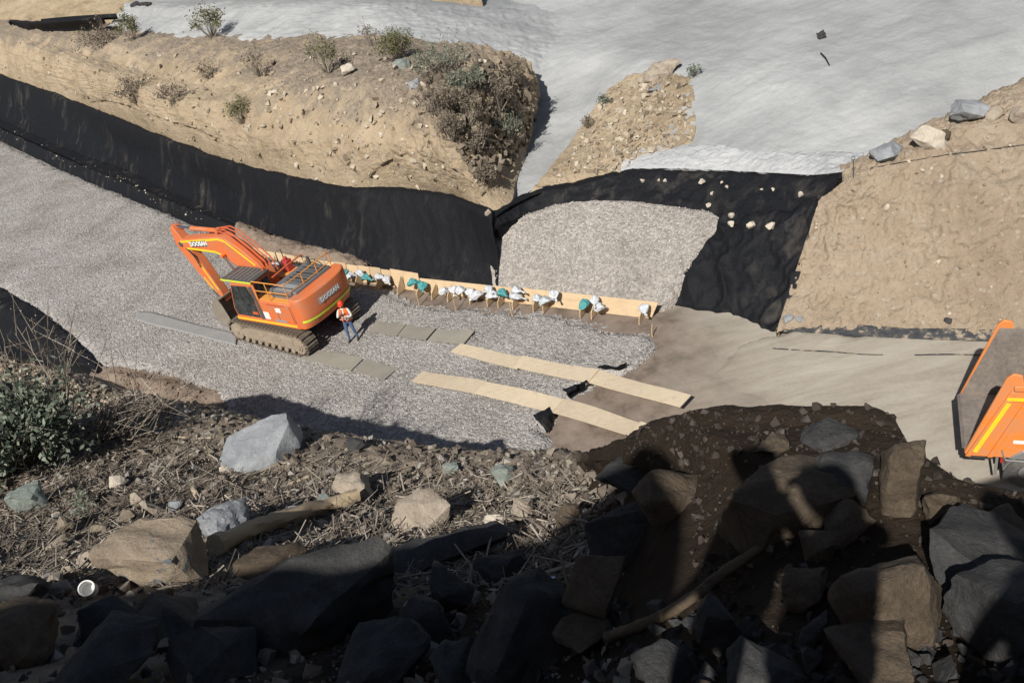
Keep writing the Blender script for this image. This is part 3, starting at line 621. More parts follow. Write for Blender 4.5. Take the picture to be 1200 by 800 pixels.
MAT['tyre'] = plain_mat('dusty_tyre', (0.045, 0.045, 0.045), 0.85, 0, (0.25, 0.23, 0.2), 0.6, 3)
MAT['track'] = plain_mat('muddy_track_steel', (0.13, 0.11, 0.09), 0.75, 0.2, (0.33, 0.27, 0.20), 0.85, 4, 0.01)
MAT['track_frame'] = plain_mat('mud_caked_frame', (0.25, 0.20, 0.15), 0.85, 0, (0.38, 0.31, 0.23), 0.9, 2.5, 0.01)
MAT['bucket'] = plain_mat('worn_bucket_steel', (0.23, 0.20, 0.165), 0.65, 0.25, (0.36, 0.31, 0.24), 0.8, 2.5, 0.01)
MAT['chrome'] = plain_mat('chromed_rod', (0.75, 0.75, 0.76), 0.18, 1.0)
MAT['white'] = plain_mat('white_lettering', (0.80, 0.80, 0.78), 0.5, 0, DUST, 0.1)
MAT['plate'] = plain_mat('grey_badge_plate', (0.34, 0.35, 0.36), 0.5, 0.2, DUST, 0.2)
MAT['decal'] = plain_mat('navy_decal', (0.035, 0.045, 0.06), 0.5)
MAT['red'] = plain_mat('red_plastic', (0.42, 0.03, 0.03), 0.45, 0, DUST, 0.25)
MAT['redlamp'] = plain_mat('red_reflector', (0.40, 0.03, 0.02), 0.3)
MAT['bed'] = plain_mat('dusty_bed_steel', (0.18, 0.155, 0.135), 0.7, 0.2, (0.34, 0.29, 0.245), 0.85, 1.8, 0.006)
MAT['steel'] = plain_mat('galvanised_steel', (0.38, 0.38, 0.38), 0.5, 0.6, DUST, 0.4)
m, nt, b = new_mat('tinted_glass'); b.inputs['Base Color'].default_value = (0.02, 0.026, 0.028, 1); spec(b, 0.06, 0.7); MAT['glass'] = m
n = noise_tex(nt, coords(nt), 3.0, 5, .6); nt.links.new(ramp(nt, n, [(.35, (.012, .016, .017)), (.7, (.05, .058, .06))]), b.inputs['Base Color'])
MAT['ply'] = wood_mat('pale_plywood', (0.58, 0.49, 0.365), (0.44, 0.36, 0.255))
MAT['ply_form'] = wood_mat('yellow_plywood', (0.56, 0.43, 0.28), (0.43, 0.315, 0.19))
MAT['ply_old'] = wood_mat('weathered_plywood', (0.29, 0.275, 0.235), (0.20, 0.19, 0.165))
MAT['lumber'] = wood_mat('pine_lumber', (0.50, 0.36, 0.21), (0.36, 0.25, 0.14), axis=2)
MAT['mat_grey'] = plain_mat('grey_geotextile_strip', (0.23, 0.235, 0.235), 0.85, 0, (0.33, 0.31, 0.28), 0.7, 1.5, 0.02)

# ------------------------------------------------------------------ excavator
R4 = math.radians(4)
ex = empty('excavator', (-8.5, 32.0, 0.0), math.radians(138))
tag(ex, 'orange tracked excavator with folded boom, parked on the grey gravel', 'excavator')
def track(ys):
    y0, y1 = (0.93, 1.53) if ys > 0 else (-1.53, -0.93)
    F, Rr, r = 1.68, -2.02, 0.44
    loop = []
    for k in range(9): a = math.pi/2-math.pi*k/8; loop.append((F+r*math.cos(a), .50+r*math.sin(a)))
    for k in range(9): a = -math.pi/2-math.pi*k/8; loop.append((Rr+r*math.cos(a), .50+r*math.sin(a)))
    belt = MB().prism(loop, y0+.14, y1-.14).build('track', MAT['track'], ex, bevel=.01)
    # shoes round the loop, evenly spaced
    pts = np.array(loop+[loop[0]]); seg = np.hypot(*np.diff(pts, axis=0).T); cum = np.r_[0, np.cumsum(seg)]; n = 46
    shoe = MB().box(-.085, .085, y0, y1, -.015, .025).box(-.07, -.045, y0+.01, y1-.01, .02, .06).box(-.01, .015, y0+.01, y1-.01, .02, .05).box(.05, .072, y0+.01, y1-.01, .02, .05).mesh('track_shoe')
    shoe.materials.append(MAT['track'])
    for k in range(n):
        s = cum[-1]*k/n; i = int(np.searchsorted(cum, s, 'right')-1); t = (s-cum[i])/seg[i]; p = pts[i]*(1-t)+pts[i+1]*t
        d = pts[i+1]-pts[i]; nrm = np.array([-d[1], d[0]])/np.hypot(*d)
        ang = math.atan2(-d[1], d[0])
        o = link('track_shoe', shoe, None, belt)
        o.matrix_local = Matrix(((d[0]/np.hypot(*d), 0, nrm[0], p[0]+nrm[0]*.03), (0, 1, 0, 0), (d[1]/np.hypot(*d), 0, nrm[1], p[1]+nrm[1]*.03), (0, 0, 0, 1)))
    ym = y1+.005 if ys > 0 else y0-.005; yi = y1-.13 if ys > 0 else y0+.13
    a, c = min(ym, yi), max(ym, yi)
    fr = MB().prism([(1.35, .62), (1.45, .40), (1.2, .28), (-1.7, .28), (-1.85, .42), (-1.8, .72), (-1.2, .80), (1.0, .74)], a-.03, c-.03)
    for x in (-.9, .1): fr.box(x-.14, x+.14, a-.02, c+.005, .58, .66)
    fr.build('track_frame', MAT['track_frame'], belt, bevel=.02)
    for x in np.linspace(-1.6, 1.2, 8): MB().cyl((x, a, .20), (x, c, .20), .105, 14).build('roller', MAT['track_frame'], belt, bevel=.01)
    sp = MB().cyl((Rr, a-.02, .5), (Rr, c+.01, .5), .24, 20).cyl((Rr, c, .5), (Rr, c+.05, .5), .15, 16)
    for k in range(16):
        t = 2*math.pi*k/16; sp.cyl((Rr+.34*math.cos(t), a, .5+.34*math.sin(t)), (Rr+.34*math.cos(t), c-.02, .5+.34*math.sin(t)), .05, 6)
    sp.cyl((Rr, a, .5), (Rr, c-.03, .5), .34, 24); sp.build('sprocket', MAT['track_frame'], belt, bevel=.008)
    MB().cyl((F, a, .5), (F, c-.01, .5), .36, 24).cyl((F, a, .5), (F, c+.02, .5), .12, 14).build('idler', MAT['track_frame'], belt, bevel=.01)
track(1); track(-1)
MB().box(-1.3, 1.2, -.95, .95, .45, .85).cyl((0, 0, .8), (0, 0, 1.12), .62, 28).build('undercarriage', MAT['track_frame'], ex, bevel=.03)
H = dict(parent=ex, rz=R4)
house = MB().prism_z([(1.40, .30), (1.40, 1.35), (-2.0, 1.37), (-2.25, 1.30), (-2.25, -1.30), (-2.0, -1.37), (1.30, -1.37), (1.30, -.45), (.75, -.40), (.75, .30)], 1.10, 1.32).box(-1.98, -.30, .50, 1.365, 1.32, 2.20).box(-1.98, 1.15, -1.365, -.50, 1.32, 2.12).box(-1.98, -.55, -.52, .52, 1.32, 2.15).build('house', MAT['orange'], bevel=.035, **H)
MB().box(-1.96, 1.36, 1.368, 1.378, 1.20, 1.27).build('reflective_stripe', MAT['yellow'], house)
MB().box(-1.93, -1.90, 1.363, 1.372, 1.4, 2.12).build('door_seam', MAT['dark'], house); MB().box(-1.16, -1.14, 1.363, 1.372, 1.36, 2.12).build('door_seam', MAT['dark'], house)
MB().box(-.62, -.32, 1.366, 1.374, 1.40, 1.72).build('warning_sticker', MAT['white'], house)
MB().box(-1.36, -1.08, 1.366, 1.376, 1.78, 1.98).build('warning_sticker', MAT['white'], house)
MB().box(-1.5, -.85, 1.366, 1.374, 1.34, 1.44).build('model_decal', MAT['plate'], house)
MB().box(-1.62, -.68, 1.366, 1.373, 2.06, 2.14).build('red_decal', MAT['hose_red'], house)
MB().box(-1.98, -.28, .46, 1.30, 2.20, 2.235).box(-1.98, 1.12, -1.30, -.46, 2.12, 2.15).build('walkway', MAT['orange_rail'], house, bevel=.01)
arc = [(-2.02, 1.375)]+[(-2.10-.68*math.cos(t)**.55, 1.42*math.copysign(abs(math.sin(t))**.8, t)) for t in np.linspace(1.36, -1.36, 19)]+[(-2.02, -1.40)]
cw = MB(); n = len(arc)
prof = [(1.15, .80), (1.42, .97), (1.75, 1.0), (2.25, 1.0), (2.42, .97), (2.46, .90)]
for z, s in prof: cw.v += [(-2.02+(x+2.02)*s, y*(1 if s > .9 else .985), z) for x, y in arc]
for k in range(len(prof)-1):
    for i in range(n): cw.f.append((k*n+i, (k+1)*n+i, (k+1)*n+(i+1) % n, k*n+(i+1) % n))
cw.f += [tuple(range(n)), tuple(range(len(prof)*n-1, (len(prof)-1)*n-1, -1))]
cwo = cw.build('counterweight', MAT['orange'], bevel=.03, **H)
st = MB()
a2 = [( -2.02+(x+2.02)*.985-.012, y) for x, y in arc]
for i in range(1, n-2): st.add([(a2[i][0], a2[i][1], 1.46), (a2[i+1][0], a2[i+1][1], 1.46), (a2[i+1][0]-.012, a2[i+1][1], 1.56), (a2[i][0]-.012, a2[i][1], 1.56)], [(0, 1, 2, 3)])
st.build('reflective_stripe', MAT['lime'], cwo)
pl = MB().prism_z([(-2.74, .66), (-2.775, .55), (-2.79, 0), (-2.775, -.55), (-2.74, -.66), (-2.70, -.62), (-2.70, .62)], 1.86, 2.12).build('badge_plate', MAT['plate'], cwo, bevel=.02)
text_mesh('lettering', 'DOOSAN', .25, MAT['white'], cwo, (-2.80, 0, 1.99), (math.pi/2, 0, -math.pi/2), .008)
for s in (1, -1):
    MB().cyl((-2.38, s*1.08, 1.68), (-2.50, s*1.12, 1.68), .10, 16).build('tail_reflector', MAT['redlamp'], cwo)
    MB().box(-2.36, -2.34, s*1.12-.14, s*1.12+.14, 2.02, 2.14).build('caution_label', MAT['yellow'], cwo).rotation_euler.z = 0
hood = MB().prism_z([(-2.22, 1.05), (-2.22, -1.10), (-.75, -1.10), (-.75, 1.05)], 2.16, 2.58, .04).build('engine_hood', MAT['hood'], bevel=.05, **H)
for k in range(7): MB().box(-2.0+.0*k, -1.0, -.95+.20*k, -.85+.20*k, 2.575, 2.60).build('hood_vent', MAT['black'] if k % 2 else MAT['dark'], hood)
MB().box(-1.95, -1.05, .55, .98, 2.575, 2.59).build('hood_panel', MAT['plate'], hood)
MB().cyl((-1.2, -.9, 2.5), (-1.2, -.9, 2.95), .07, 12).build('exhaust_pipe', MAT['dark'], ex).rotation_euler.z = R4
cabp = [(-.27, 1.25), (1.38, 1.25), (1.44, 1.65), (1.05, 2.82), (.88, 2.92), (-.20, 2.92)]
cab = MB().prism(cabp, .36, 1.32).build('cab', MAT['orange'], bevel=.05, **H)
MB().prism([(.02, 1.36), (1.30, 1.36), (1.36, 1.66), (1.0, 2.74), (.12, 2.78), (-.02, 2.2)], 1.322, 1.332).build('side_window', MAT['glass'], cab)
MB().prism([(-.24, 1.30), (-.02, 1.30), (-.06, 2.1), (.06, 2.75), (-.16, 2.82)], 1.324, 1.336).build('rear_pillar', MAT['dark'], cab)
MB().box(.62, .655, 1.33, 1.345, 1.36, 2.75).build('door_frame', MAT['black'], cab)
MB().box(.05, .35, 1.334, 1.345, 1.50, 1.62).build('door_handle', MAT['hose_red'], cab)
ws = MB(); ws.quad((1.395, .44, 1.40), (1.395, 1.24, 1.40), (1.455, 1.24, 1.66), (1.455, .44, 1.66), .01); ws.quad((1.462, .44, 1.68), (1.462, 1.24, 1.68), (1.08, 1.24, 2.80), (1.08, .44, 2.80), .01)
ws.build('windscreen', MAT['glass'], cab)
MB().quad((-.285, 1.22, 1.9), (-.285, .46, 1.9), (-.22, .46, 2.8), (-.22, 1.22, 2.8), .01).build('rear_window', MAT['glass'], cab)
rg = MB().box(-.28, 1.42, .32, 1.36, 2.95, 3.02).build('roof_guard', MAT['dark'], ex, bevel=.02, rz=R4)
for k in range(6): MB().box(-.1+.22*k, 0+.22*k, .40, 1.28, 3.02, 3.035).build('guard_slat', MAT['hood'], rg)
MB().box(-.28, 1.42, 1.362, 1.375, 2.95, 3.02).build('reflective_edge', MAT['lime'], rg)
MB().cyl((-.1, .45, 3.03), (-.1, .45, 3.14), .06, 12).build('beacon', MAT['hose_red'], rg)
rl = MB()
top = [(-.25, 1.30, 3.03), (-1.98, 1.30, 3.03), (-2.05, .4, 3.03), (-2.06, -.4, 3.05), (-2.02, -1.22, 3.05)]
rl.tube(top, .022, 8); rl.tube([(x, y, z-.40) for x, y, z in top], .018, 8)
for x, y, zb in [(-.25, 1.30, 2.2), (-.95, 1.30, 2.2), (-1.98, 1.30, 2.2), (-2.05, .40, 2.4), (-2.06, -.40, 2.4), (-2.02, -1.22, 2.4)]: rl.tube([(x, y, zb), (x, y, 3.04)], .02, 8)
rl.build('handrail', MAT['orange_rail'], **H)
r2_ = MB().tube([(-.55, .55, 2.2), (-.55, .55, 2.78), (-.6, -.25, 2.85), (-.6, -1.15, 2.85), (-.6, -1.15, 2.2)], .035, 8).tube([(-.55, .55, 2.4), (-.35, .3, 1.9)], .03, 8)
r2_.build('guard_rail', MAT['hose_red'], **H)
MB().box(.10, .42, -1.18, -.86, 2.12, 2.62).cyl((.26, -1.02, 2.6), (.26, -1.02, 2.75), .09, 12).build('red_box', MAT['red'], bevel=.03, **H)
MB().tube([(.62, -1.25, 2.1), (.62, -1.25, 2.95), (.62, -.95, 2.95), (.62, -.95, 2.1)], .02, 8).build('grab_rail', MAT['dark'], **H)
bp = [(.05, 2.2), (.10, 2.75), (.46, 3.19), (1.10, 3.75), (1.73, 4.13), (2.15, 4.20), (4.54, 3.90), (4.85, 3.78), (4.86, 3.60), (4.47, 3.46), (2.60, 3.42), (2.19, 3.30), (1.41, 2.72), (.75, 1.95), (.45, 1.7), (.15, 1.75)]
boom = MB().prism(bp, -.24, .24).build('boom', MAT['orange'], bevel=.025, **H)
def stripe(name, pts, w, y, mat, parent):
    s = MB()
    for (x0, z0), (x1, z1) in zip(pts, pts[1:]):
        L = math.hypot(x1-x0, z1-z0); nx, nz = -(z1-z0)/L*w/2, (x1-x0)/L*w/2
        s.add([(x0-nx, y, z0-nz), (x1-nx, y, z1-nz), (x1+nx, y, z1+nz), (x0+nx, y, z0+nz)], [(0, 1, 2, 3)])
        s.add([(x0-nx, y+.004, z0-nz), (x1-nx, y+.004, z1-nz), (x1+nx, y+.004, z1+nz), (x0+nx, y+.004, z0+nz)], [(3, 2, 1, 0)])
    return s.build(name, mat, parent, smooth=False)
for y in (.243, -.247):
    stripe('reflective_stripe', [(4.62, 3.80), (2.15, 4.10), (1.78, 4.03), (.52, 3.05)], .09, y, MAT['yellow'], boom)
    stripe('reflective_stripe', [(4.35, 3.52), (2.62, 3.49), (2.3, 3.38)], .09, y, MAT['yellow'], boom)
sl_ = math.atan2(.28, -2.4)
dec = MB().prism([(4.02, 3.86), (4.02, 3.60), (2.95, 3.72), (2.95, 3.98)], .242, .250).build('brand_decal', MAT['decal'], boom)
text_mesh('lettering', 'DOOSAN', .265, MAT['white'], boom, (3.485, .252, 3.79), (math.pi/2, -math.radians(6.5), math.pi), .012)
for k in range(4):
    y = .10-.17*k
    MB().tube([(.12, y, 2.55), (.30, y, 3.15), (.9, y, 3.72), (1.55, y, 4.22), (1.95, y, 4.36), (2.5, y*.6, 4.33)], .028, 8).build('hydraulic_pipe', MAT['hose_red'], boom)
ap = [(4.78, 4.46), (5.02, 4.36), (5.06, 3.62), (4.58, 2.55), (3.74, 1.02), (3.46, .98), (3.50, 1.5), (3.98, 2.85), (4.40, 3.62)]
arm = MB().prism(ap, -.19, .19).build('arm', MAT['orange'], bevel=.025, **H)
stripe('reflective_stripe', [(4.28, 3.25), (3.60, 1.55)], .07, .192, MAT['yellow'], arm)
stripe('reflective_stripe', [(4.20, 2.12), (3.72, 1.25)], .06, .192, MAT['yellow'], arm)
MB().cyl((4.65, -.27, 3.68), (4.65, .27, 3.68), .11, 16).build('pivot_pin', MAT['dark'], arm)
bo = [(3.42, 1.30), (3.72, 1.22), (4.00, .92), (4.10, .55), (3.98, .20), (3.66, .03), (3.10, .06)]
bi = [(3.10, .12), (3.62, .10), (3.90, .24), (4.02, .55), (3.93, .88), (3.68, 1.14), (3.42, 1.22)]
bk = MB().prism(bo+bi, -.56, .56)
for y in (-.58, .55): bk.prism(bo+[(3.16, .55), (3.30, 1.10)], y, y+.03)
bko = bk.build('bucket', MAT['bucket'], bevel=.012, **H)
for k in range(5): MB().prism([(3.12, .13), (3.12, .03), (2.86, .09)], -.54+.25*k, -.46+.25*k).build('tooth', MAT['steel'], bko)
def cylinder(p0, pm, p1, y, r):
    c = MB().cyl((p0[0], y, p0[1]), (pm[0], y, pm[1]), r, 16).cyl((p0[0], y-.09, p0[1]), (p0[0], y+.09, p0[1]), r*1.1, 12).build('hydraulic_cylinder', MAT['orange'], **H)
    MB().cyl((pm[0], y, pm[1]), (p1[0], y, p1[1]), r*.58, 12).build('rod', MAT['chrome'], c)
    MB().cyl((p1[0], y-.1, p1[1]), (p1[0], y+.1, p1[1]), r*.95, 12).build('rod_eye', MAT['orange'], c)
cylinder((1.15, 1.42), (1.55, 2.35), (2.10, 3.42), .34, .085); cylinder((1.15, 1.42), (1.55, 2.35), (2.10, 3.42), -.34, .085)
cylinder((2.30, 4.36), (3.85, 4.36), (4.92, 4.38), 0, .095); cylinder((4.98, 3.72), (4.42, 2.42), (3.92, 1.55), .0, .075)
MB().prism([(3.92, 1.60), (3.98, 1.48), (3.70, 1.05), (3.58, 1.10)], -.22, .22).build('bucket_link', MAT['dark'], bevel=.01, **H)
MB().tube([(4.42, .23, 3.5), (4.1, .27, 3.2), (4.0, .27, 2.9), (4.05, .23, 2.65)], .03, 8).build('hydraulic_hose', MAT['black'], arm)

# ------------------------------------------------------------------ dump truck (its rear stands in the frame)
tk = P(1130, 530, .85); th = math.radians(-27.0)
hx, lx = np.array([math.cos(th), math.sin(th), 0]), np.array([-math.sin(th), math.cos(th), 0])
torg = tk+lx*1.15; 
tr_ = empty('dump_truck', (torg[0], torg[1], -.29), th)
tag(tr_, 'orange dump truck with empty dusty tipper bed standing on the road', 'truck')
zo = 1.14                                     # bed underside above the road
def side(y0, y1):
    return MB().prism([(0, zo), (.05, zo-.10), (4.9, zo-.06), (5.1, zo+.3), (5.1, 3.26), (1.10, 3.26), (1.05, 3.54), (.86, 3.58), (.74, 3.46)], y0, y1)
bed = MB(); bed.v, bed.f = side(-1.15, -1.07).v, side(-1.15, -1.07).f
bed.add(*(lambda s: (s.v, s.f))(side(1.07, 1.15)))
bed.prism([(0.0, zo+.02), (.05, zo+.10), (5.0, zo+.10), (5.0, zo-.02), (.05, zo-.08)], -1.08, 1.08)
bed.box(5.02, 5.12, -1.15, 1.15, zo, 3.5)
bedo = bed.build('tipper_bed', MAT['orange_truck'], tr_, bevel=.02)
# dusty lining inside the bed
MB().prism([(.10, zo+.13), (.72, 3.0), (5.0, 3.2), (5.0, zo+.13)], -1.068, -1.060).build('bed_lining', MAT['bed'], bedo)
MB().prism([(.06, zo+.13), (.78, 3.36), (5.0, 3.2), (5.0, zo+.13)], 1.060, 1.068).build('bed_lining', MAT['bed'], bedo)
MB().prism([(-.05, zo+.06), (.02, zo+.125), (5.0, zo+.125), (5.0, zo+.105), (.05, zo+.105)], -1.06, 1.06).build('bed_floor', MAT['bed'], bedo)
MB().prism([(.02, zo-.08), (.14, zo-.09), (.98, 3.05), (.86, 3.14)], -1.20, -1.15).build('rear_post', MAT['orange_truck'], bedo, bevel=.015)
MB().prism([(.50, zo-.08), (.62, zo-.08), (1.30, 2.9), (1.18, 2.9)], -1.19, -1.15).build('side_rib', MAT['orange_truck'], bedo, bevel=.01)
for x in (2.0, 2.9, 3.8, 4.6): MB().box(x, x+.14, -1.20, -1.15, zo-.05, 3.2).build('side_rib', MAT['orange_truck'], bedo, bevel=.01)
MB().box(.9, 5.1, -1.205, -1.15, 3.12, 3.27).build('top_rail', MAT['orange_truck'], bedo, bevel=.02)
stripe('reflective_stripe', [(.78, 2.90), (5.0, 2.90)], .10, -1.213, MAT['yellow'], bedo)
stripe('reflective_stripe', [(.22, 1.22), (.83, 2.78)], .10, -1.206, MAT['yellow'], bedo)
MB().box(1.02, 1.32, -1.16, -1.153, 1.52, 1.62).build('white_reflector', MAT['white'], bedo)
ch = MB().box(.5, 8.0, -.45, -.33, .78, 1.02).box(.5, 8.0, .33, .45, .78, 1.02)
for x in (.55, 1.9, 3.3, 4.8, 6.4): ch.box(x, x+.1, -.33, .33, .8, 1.0)
ch.box(.15, .45, -1.0, 1.0, .86, 1.02)
ch.build('chassis', MAT['dark'], tr_, bevel=.01)
MB().prism([(.10, zo-.26), (.62, zo-.26), (.62, zo-.12), (.10, zo-.12)], -1.05, 1.05).build('rear_beam', MAT['black'], tr_, bevel=.01)
def wheel(x, s):
    yo = s*1.12; yi = s*.55; a, c = min(yo, yi), max(yo, yi)
    t = MB(); n = 28; R = .53
    ringp = [(R-.10, a), (R-.02, a+.05), (R, a+.12), (R, c-.12), (R-.02, c-.05), (R-.10, c), (.30, c), (.30, a)]
    for i in range(n):
        th_ = 2*math.pi*i/n
        for rr, y in ringp:
            r3 = rr+(.015 if (i % 2 and rr > .5) else 0); t.v.append((x+r3*math.cos(th_), y, .53+r3*math.sin(th_)))
    k = len(ringp)
    for i in range(n):
        for j in range(k): t.f.append((i*k+j, i*k+(j+1) % k, ((i+1) % n)*k+(j+1) % k, ((i+1) % n)*k+j))
    w = t.build('wheel', MAT['tyre'], tr_)
    MB().cyl((x, a+.10, .53), (x, c-.10, .53), .305, 24).cyl((x, (c-.12 if s > 0 else a+.12), .53), (x, (c+.0 if s > 0 else a), .53), .13, 14, .10).build('rim', MAT['steel'], w, bevel=.015)
for x in (1.52, 2.85, 6.6):
    for s in (1, -1): wheel(x, s)
for s in (1, -1):
    f_ = MB()
    for c_ in (1.52, 2.85):
        pts = [(c_+.64*math.cos(t), .53+.64*math.sin(t)) for t in np.linspace(math.radians(170), math.radians(30), 9)]
        for (x0, z0), (x1, z1) in zip(pts, pts[1:]): f_.quad((x0, s*.55 if s < 0 else .55, z0), (x1, s*.55 if s < 0 else .55, z1), (x1, s*1.15, z1), (x0, s*1.15, z0), .02)
    f_.build('mudguard', MAT['steel'], tr_)
MB().prism([(.92, .95), (1.10, .98), (1.02, .35), (.90, .30)], -1.12, -1.02).build('mud_flap', MAT['dark'], tr_)
MB().prism([(.95, 1.05), (1.25, 1.32), (1.75, 1.22), (1.70, 1.05)], -1.19, -1.08).build('tipping_hinge', MAT['steel'], tr_, bevel=.02)
MB().tube([(.8, -1.15, 1.30), (.9, -1.18, 1.0), (1.4, -1.18, .98), (2.2, -1.1, 1.0)], .022, 8).build('air_hose', MAT['steel'], tr_)
MB().box(.70, .76, -1.10, -1.04, .42, 1.0).build('hanging_bar', MAT['steel'], tr_)
MB().box(.80, .86, -1.13, -1.07, .86, .98).build('tail_light', MAT['redlamp'], tr_)
cabt = MB().prism([(5.5, .7), (7.5, .7), (7.6, 1.7), (7.35, 2.9), (5.6, 2.95)], -1.15, 1.15).build('cab', MAT['orange_truck'], tr_, bevel=.08)
MB().quad((7.61, 1.0, 1.75), (7.61, -1.0, 1.75), (7.37, -.95, 2.75), (7.37, .95, 2.75), -.012).build('windscreen', MAT['glass'], cabt)
for s in (1, -1): MB().prism([(6.0, 1.75), (7.35, 1.75), (7.15, 2.65), (6.05, 2.65)], s*1.152-.005, s*1.152+.005).build('side_window', MAT['glass'], cabt)
MB().box(7.55, 7.7, -1.1, 1.1, .5, .85).build('bumper', MAT['dark'], cabt, bevel=.03)

# ------------------------------------------------------------------ people
MAT['jeans'] = plain_mat('blue_jeans', (0.055, 0.11, 0.22), 0.9, 0, (0.12, 0.17, 0.26), 0.5, 8)
MAT['shirt'] = plain_mat('white_shirt', (0.62, 0.60, 0.57), 0.9, 0, (0.5, 0.45, 0.4), 0.3, 6)
MAT['skin'] = plain_mat('skin', (0.36, 0.20, 0.13), 0.6)
MAT['hair'] = plain_mat('dark_hair', (0.02, 0.015, 0.012), 0.7)
MAT['vest'] = plain_mat('orange_vest', (0.85, 0.14, 0.02), 0.8, 0, (0.6, 0.2, 0.08), 0.3, 6)
MAT['tape'] = plain_mat('silver_tape', (0.6, 0.6, 0.58), 0.4)
MAT['helmet'] = plain_mat('red_helmet', (0.75, 0.06, 0.02), 0.3)
MAT['boot'] = plain_mat('dark_boots', (0.03, 0.027, 0.025), 0.7, 0, DUST, 0.4)
MAT['jacket'] = plain_mat('navy_jacket', (0.03, 0.035, 0.06), 0.9)
MAT['white_helmet'] = plain_mat('white_helmet', (0.75, 0.75, 0.74), 0.3)
def person(label, loc, rz, pose, mats, helmet, lean=0.0, scale=1.0, vest=True, group=None, brim=0.0):
    """a standing figure, facing -y before rz; one skinned body, clothing as children"""
    J = {'pel': (0, 0, .95, .125, .105), 'wai': (0, 0, 1.09, .125, .10), 'che': (0, .01, 1.29, .15, .115), 'nb': (0, .015, 1.46, .075, .07), 'nk': (0, .005, 1.53, .052, .055),
         'hd': (0, -.015, 1.62, .078, .092), 'ht': (0, -.012, 1.71, .07, .085)}
    E = [('pel', 'wai'), ('wai', 'che'), ('che', 'nb'), ('nb', 'nk'), ('nk', 'hd'), ('hd', 'ht')]
    for s, t in ((-1, 'r'), (1, 'l')):
        st = pose.get('stance_'+t, (0, 0))
        J['hip'+t] = (s*.095, 0, .90, .092, .095); J['kn'+t] = (s*.105+st[0]*.5, -.02+st[1]*.5, .50, .062, .066)
        J['cf'+t] = (s*.108+st[0]*.7, .012+st[1]*.7, .36, .058, .06); J['an'+t] = (s*.11+st[0], .02+st[1], .10, .045, .048); J['he'+t] = (s*.11+st[0], .03+st[1], .045, .042, .045); J['to'+t] = (s*.13+st[0], -.15+st[1], .035, .042, .032)
        E += [('pel', 'hip'+t), ('hip'+t, 'kn'+t), ('kn'+t, 'cf'+t), ('cf'+t, 'an'+t), ('an'+t, 'he'+t), ('he'+t, 'to'+t)]
        J['sh'+t] = (s*.19, .015, 1.41, .066, .066); el, wr = pose['el'+t], pose['wr'+t]
        J['el'+t] = (*el, .045, .045); J['wr'+t] = (*wr, .031, .031)
        hd = Vector(wr)+(Vector(wr)-Vector(el)).normalized()*.08; J['ha'+t] = (*hd, .036, .028)
        E += [('che', 'sh'+t), ('sh'+t, 'el'+t), ('el'+t, 'wr'+t), ('wr'+t, 'ha'+t)]
    K = list(J); me = bpy.data.meshes.new('body'); me.from_pydata([J[k][:3] for k in K], [(K.index(a), K.index(c)) for a, c in E], [])
    o = bpy.data.objects.new('body', me); COL.objects.link(o); sk = o.modifiers.new('skin', 'SKIN'); sk.use_smooth_shade = True
    for i, k in enumerate(K):
        v = me.skin_vertices[0].data[i]; v.radius = J[k][3:]; v.use_root = (k == 'pel')
    ss = o.modifiers.new('sub', 'SUBSURF'); ss.levels = 2; ss.render_levels = 2
    dg = bpy.context.evaluated_depsgraph_get(); bm = bpy.data.meshes.new_from_object(o.evaluated_get(dg)); bpy.data.objects.remove(o)
    f = MB()                                       # fingers, nose and ears
    for t, s in (('r', -1), ('l', 1)):
        el, wr = Vector(pose['el'+t]), Vector(pose['wr'+t]); d = (wr-el).normalized(); side_ = d.cross(Vector((0, -1, .3))).normalized(); up_ = side_.cross(d)
        hb_ = wr+d*.10
        for k, L in enumerate((.068, .078, .074, .058)):
            b0 = hb_+side_*(-.027+.018*k); f.tube([b0, b0+d*L*.5+up_*-.012, b0+d*L*.8+up_*-.035], .0092, 6, .8)
        b0 = wr+d*.03+side_*-.03; f.tube([b0, b0+d*.03-side_*.022, b0+d*.062-side_*.026], .0105, 6, .8)
        f.tube([(s*.079, .0, 1.655), (s*.088, .005, 1.64), (s*.08, .0, 1.615)], .012, 6)
    f.tube([(0, -.095, 1.665), (0, -.122, 1.632), (0, -.10, 1.622)], .012, 6); f.tube([(-.022, -.1, 1.59), (.022, -.1, 1.59)], .008, 6)
    for s in (-1, 1): f.tube([(s*.032-.01, -.1, 1.665), (s*.032+.01, -.1, 1.665)], .008, 6)
    fm = f.mesh('x', True); bmm = bmesh.new(); bmm.from_mesh(bm); nb = len(bmm.faces); bmm.from_mesh(fm); bmm.to_mesh(bm); bmm.free()
    bm.materials.clear()
    for m_ in (mats['top'], mats['legs'], MAT['skin'], MAT['boot'], MAT['hair']): bm.materials.append(m_)
    wrs = [Vector(pose['wrr']), Vector(pose['wrl'])]
    for i, p in enumerate(bm.polygons):
        c = p.center; k = 0
        if c.z < .99 and abs(c.x) < .27: k = 1
        if c.z < .11: k = 3
        if c.z > 1.505: k = 2
        if min((c-w).length for w in wrs) < .115 and not (abs(c.x) < .12 and c.z < 1.45 and c.y > -.12): k = 2
        if c.z > 1.60 and c.y > .0: k = 4
        if i >= nb: k = 2
        p.material_index = k; p.use_smooth = True
    root = empty('person', loc, rz); root.scale = (scale,)*3; root.rotation_euler.x = lean
    link('body', bm, None, root)
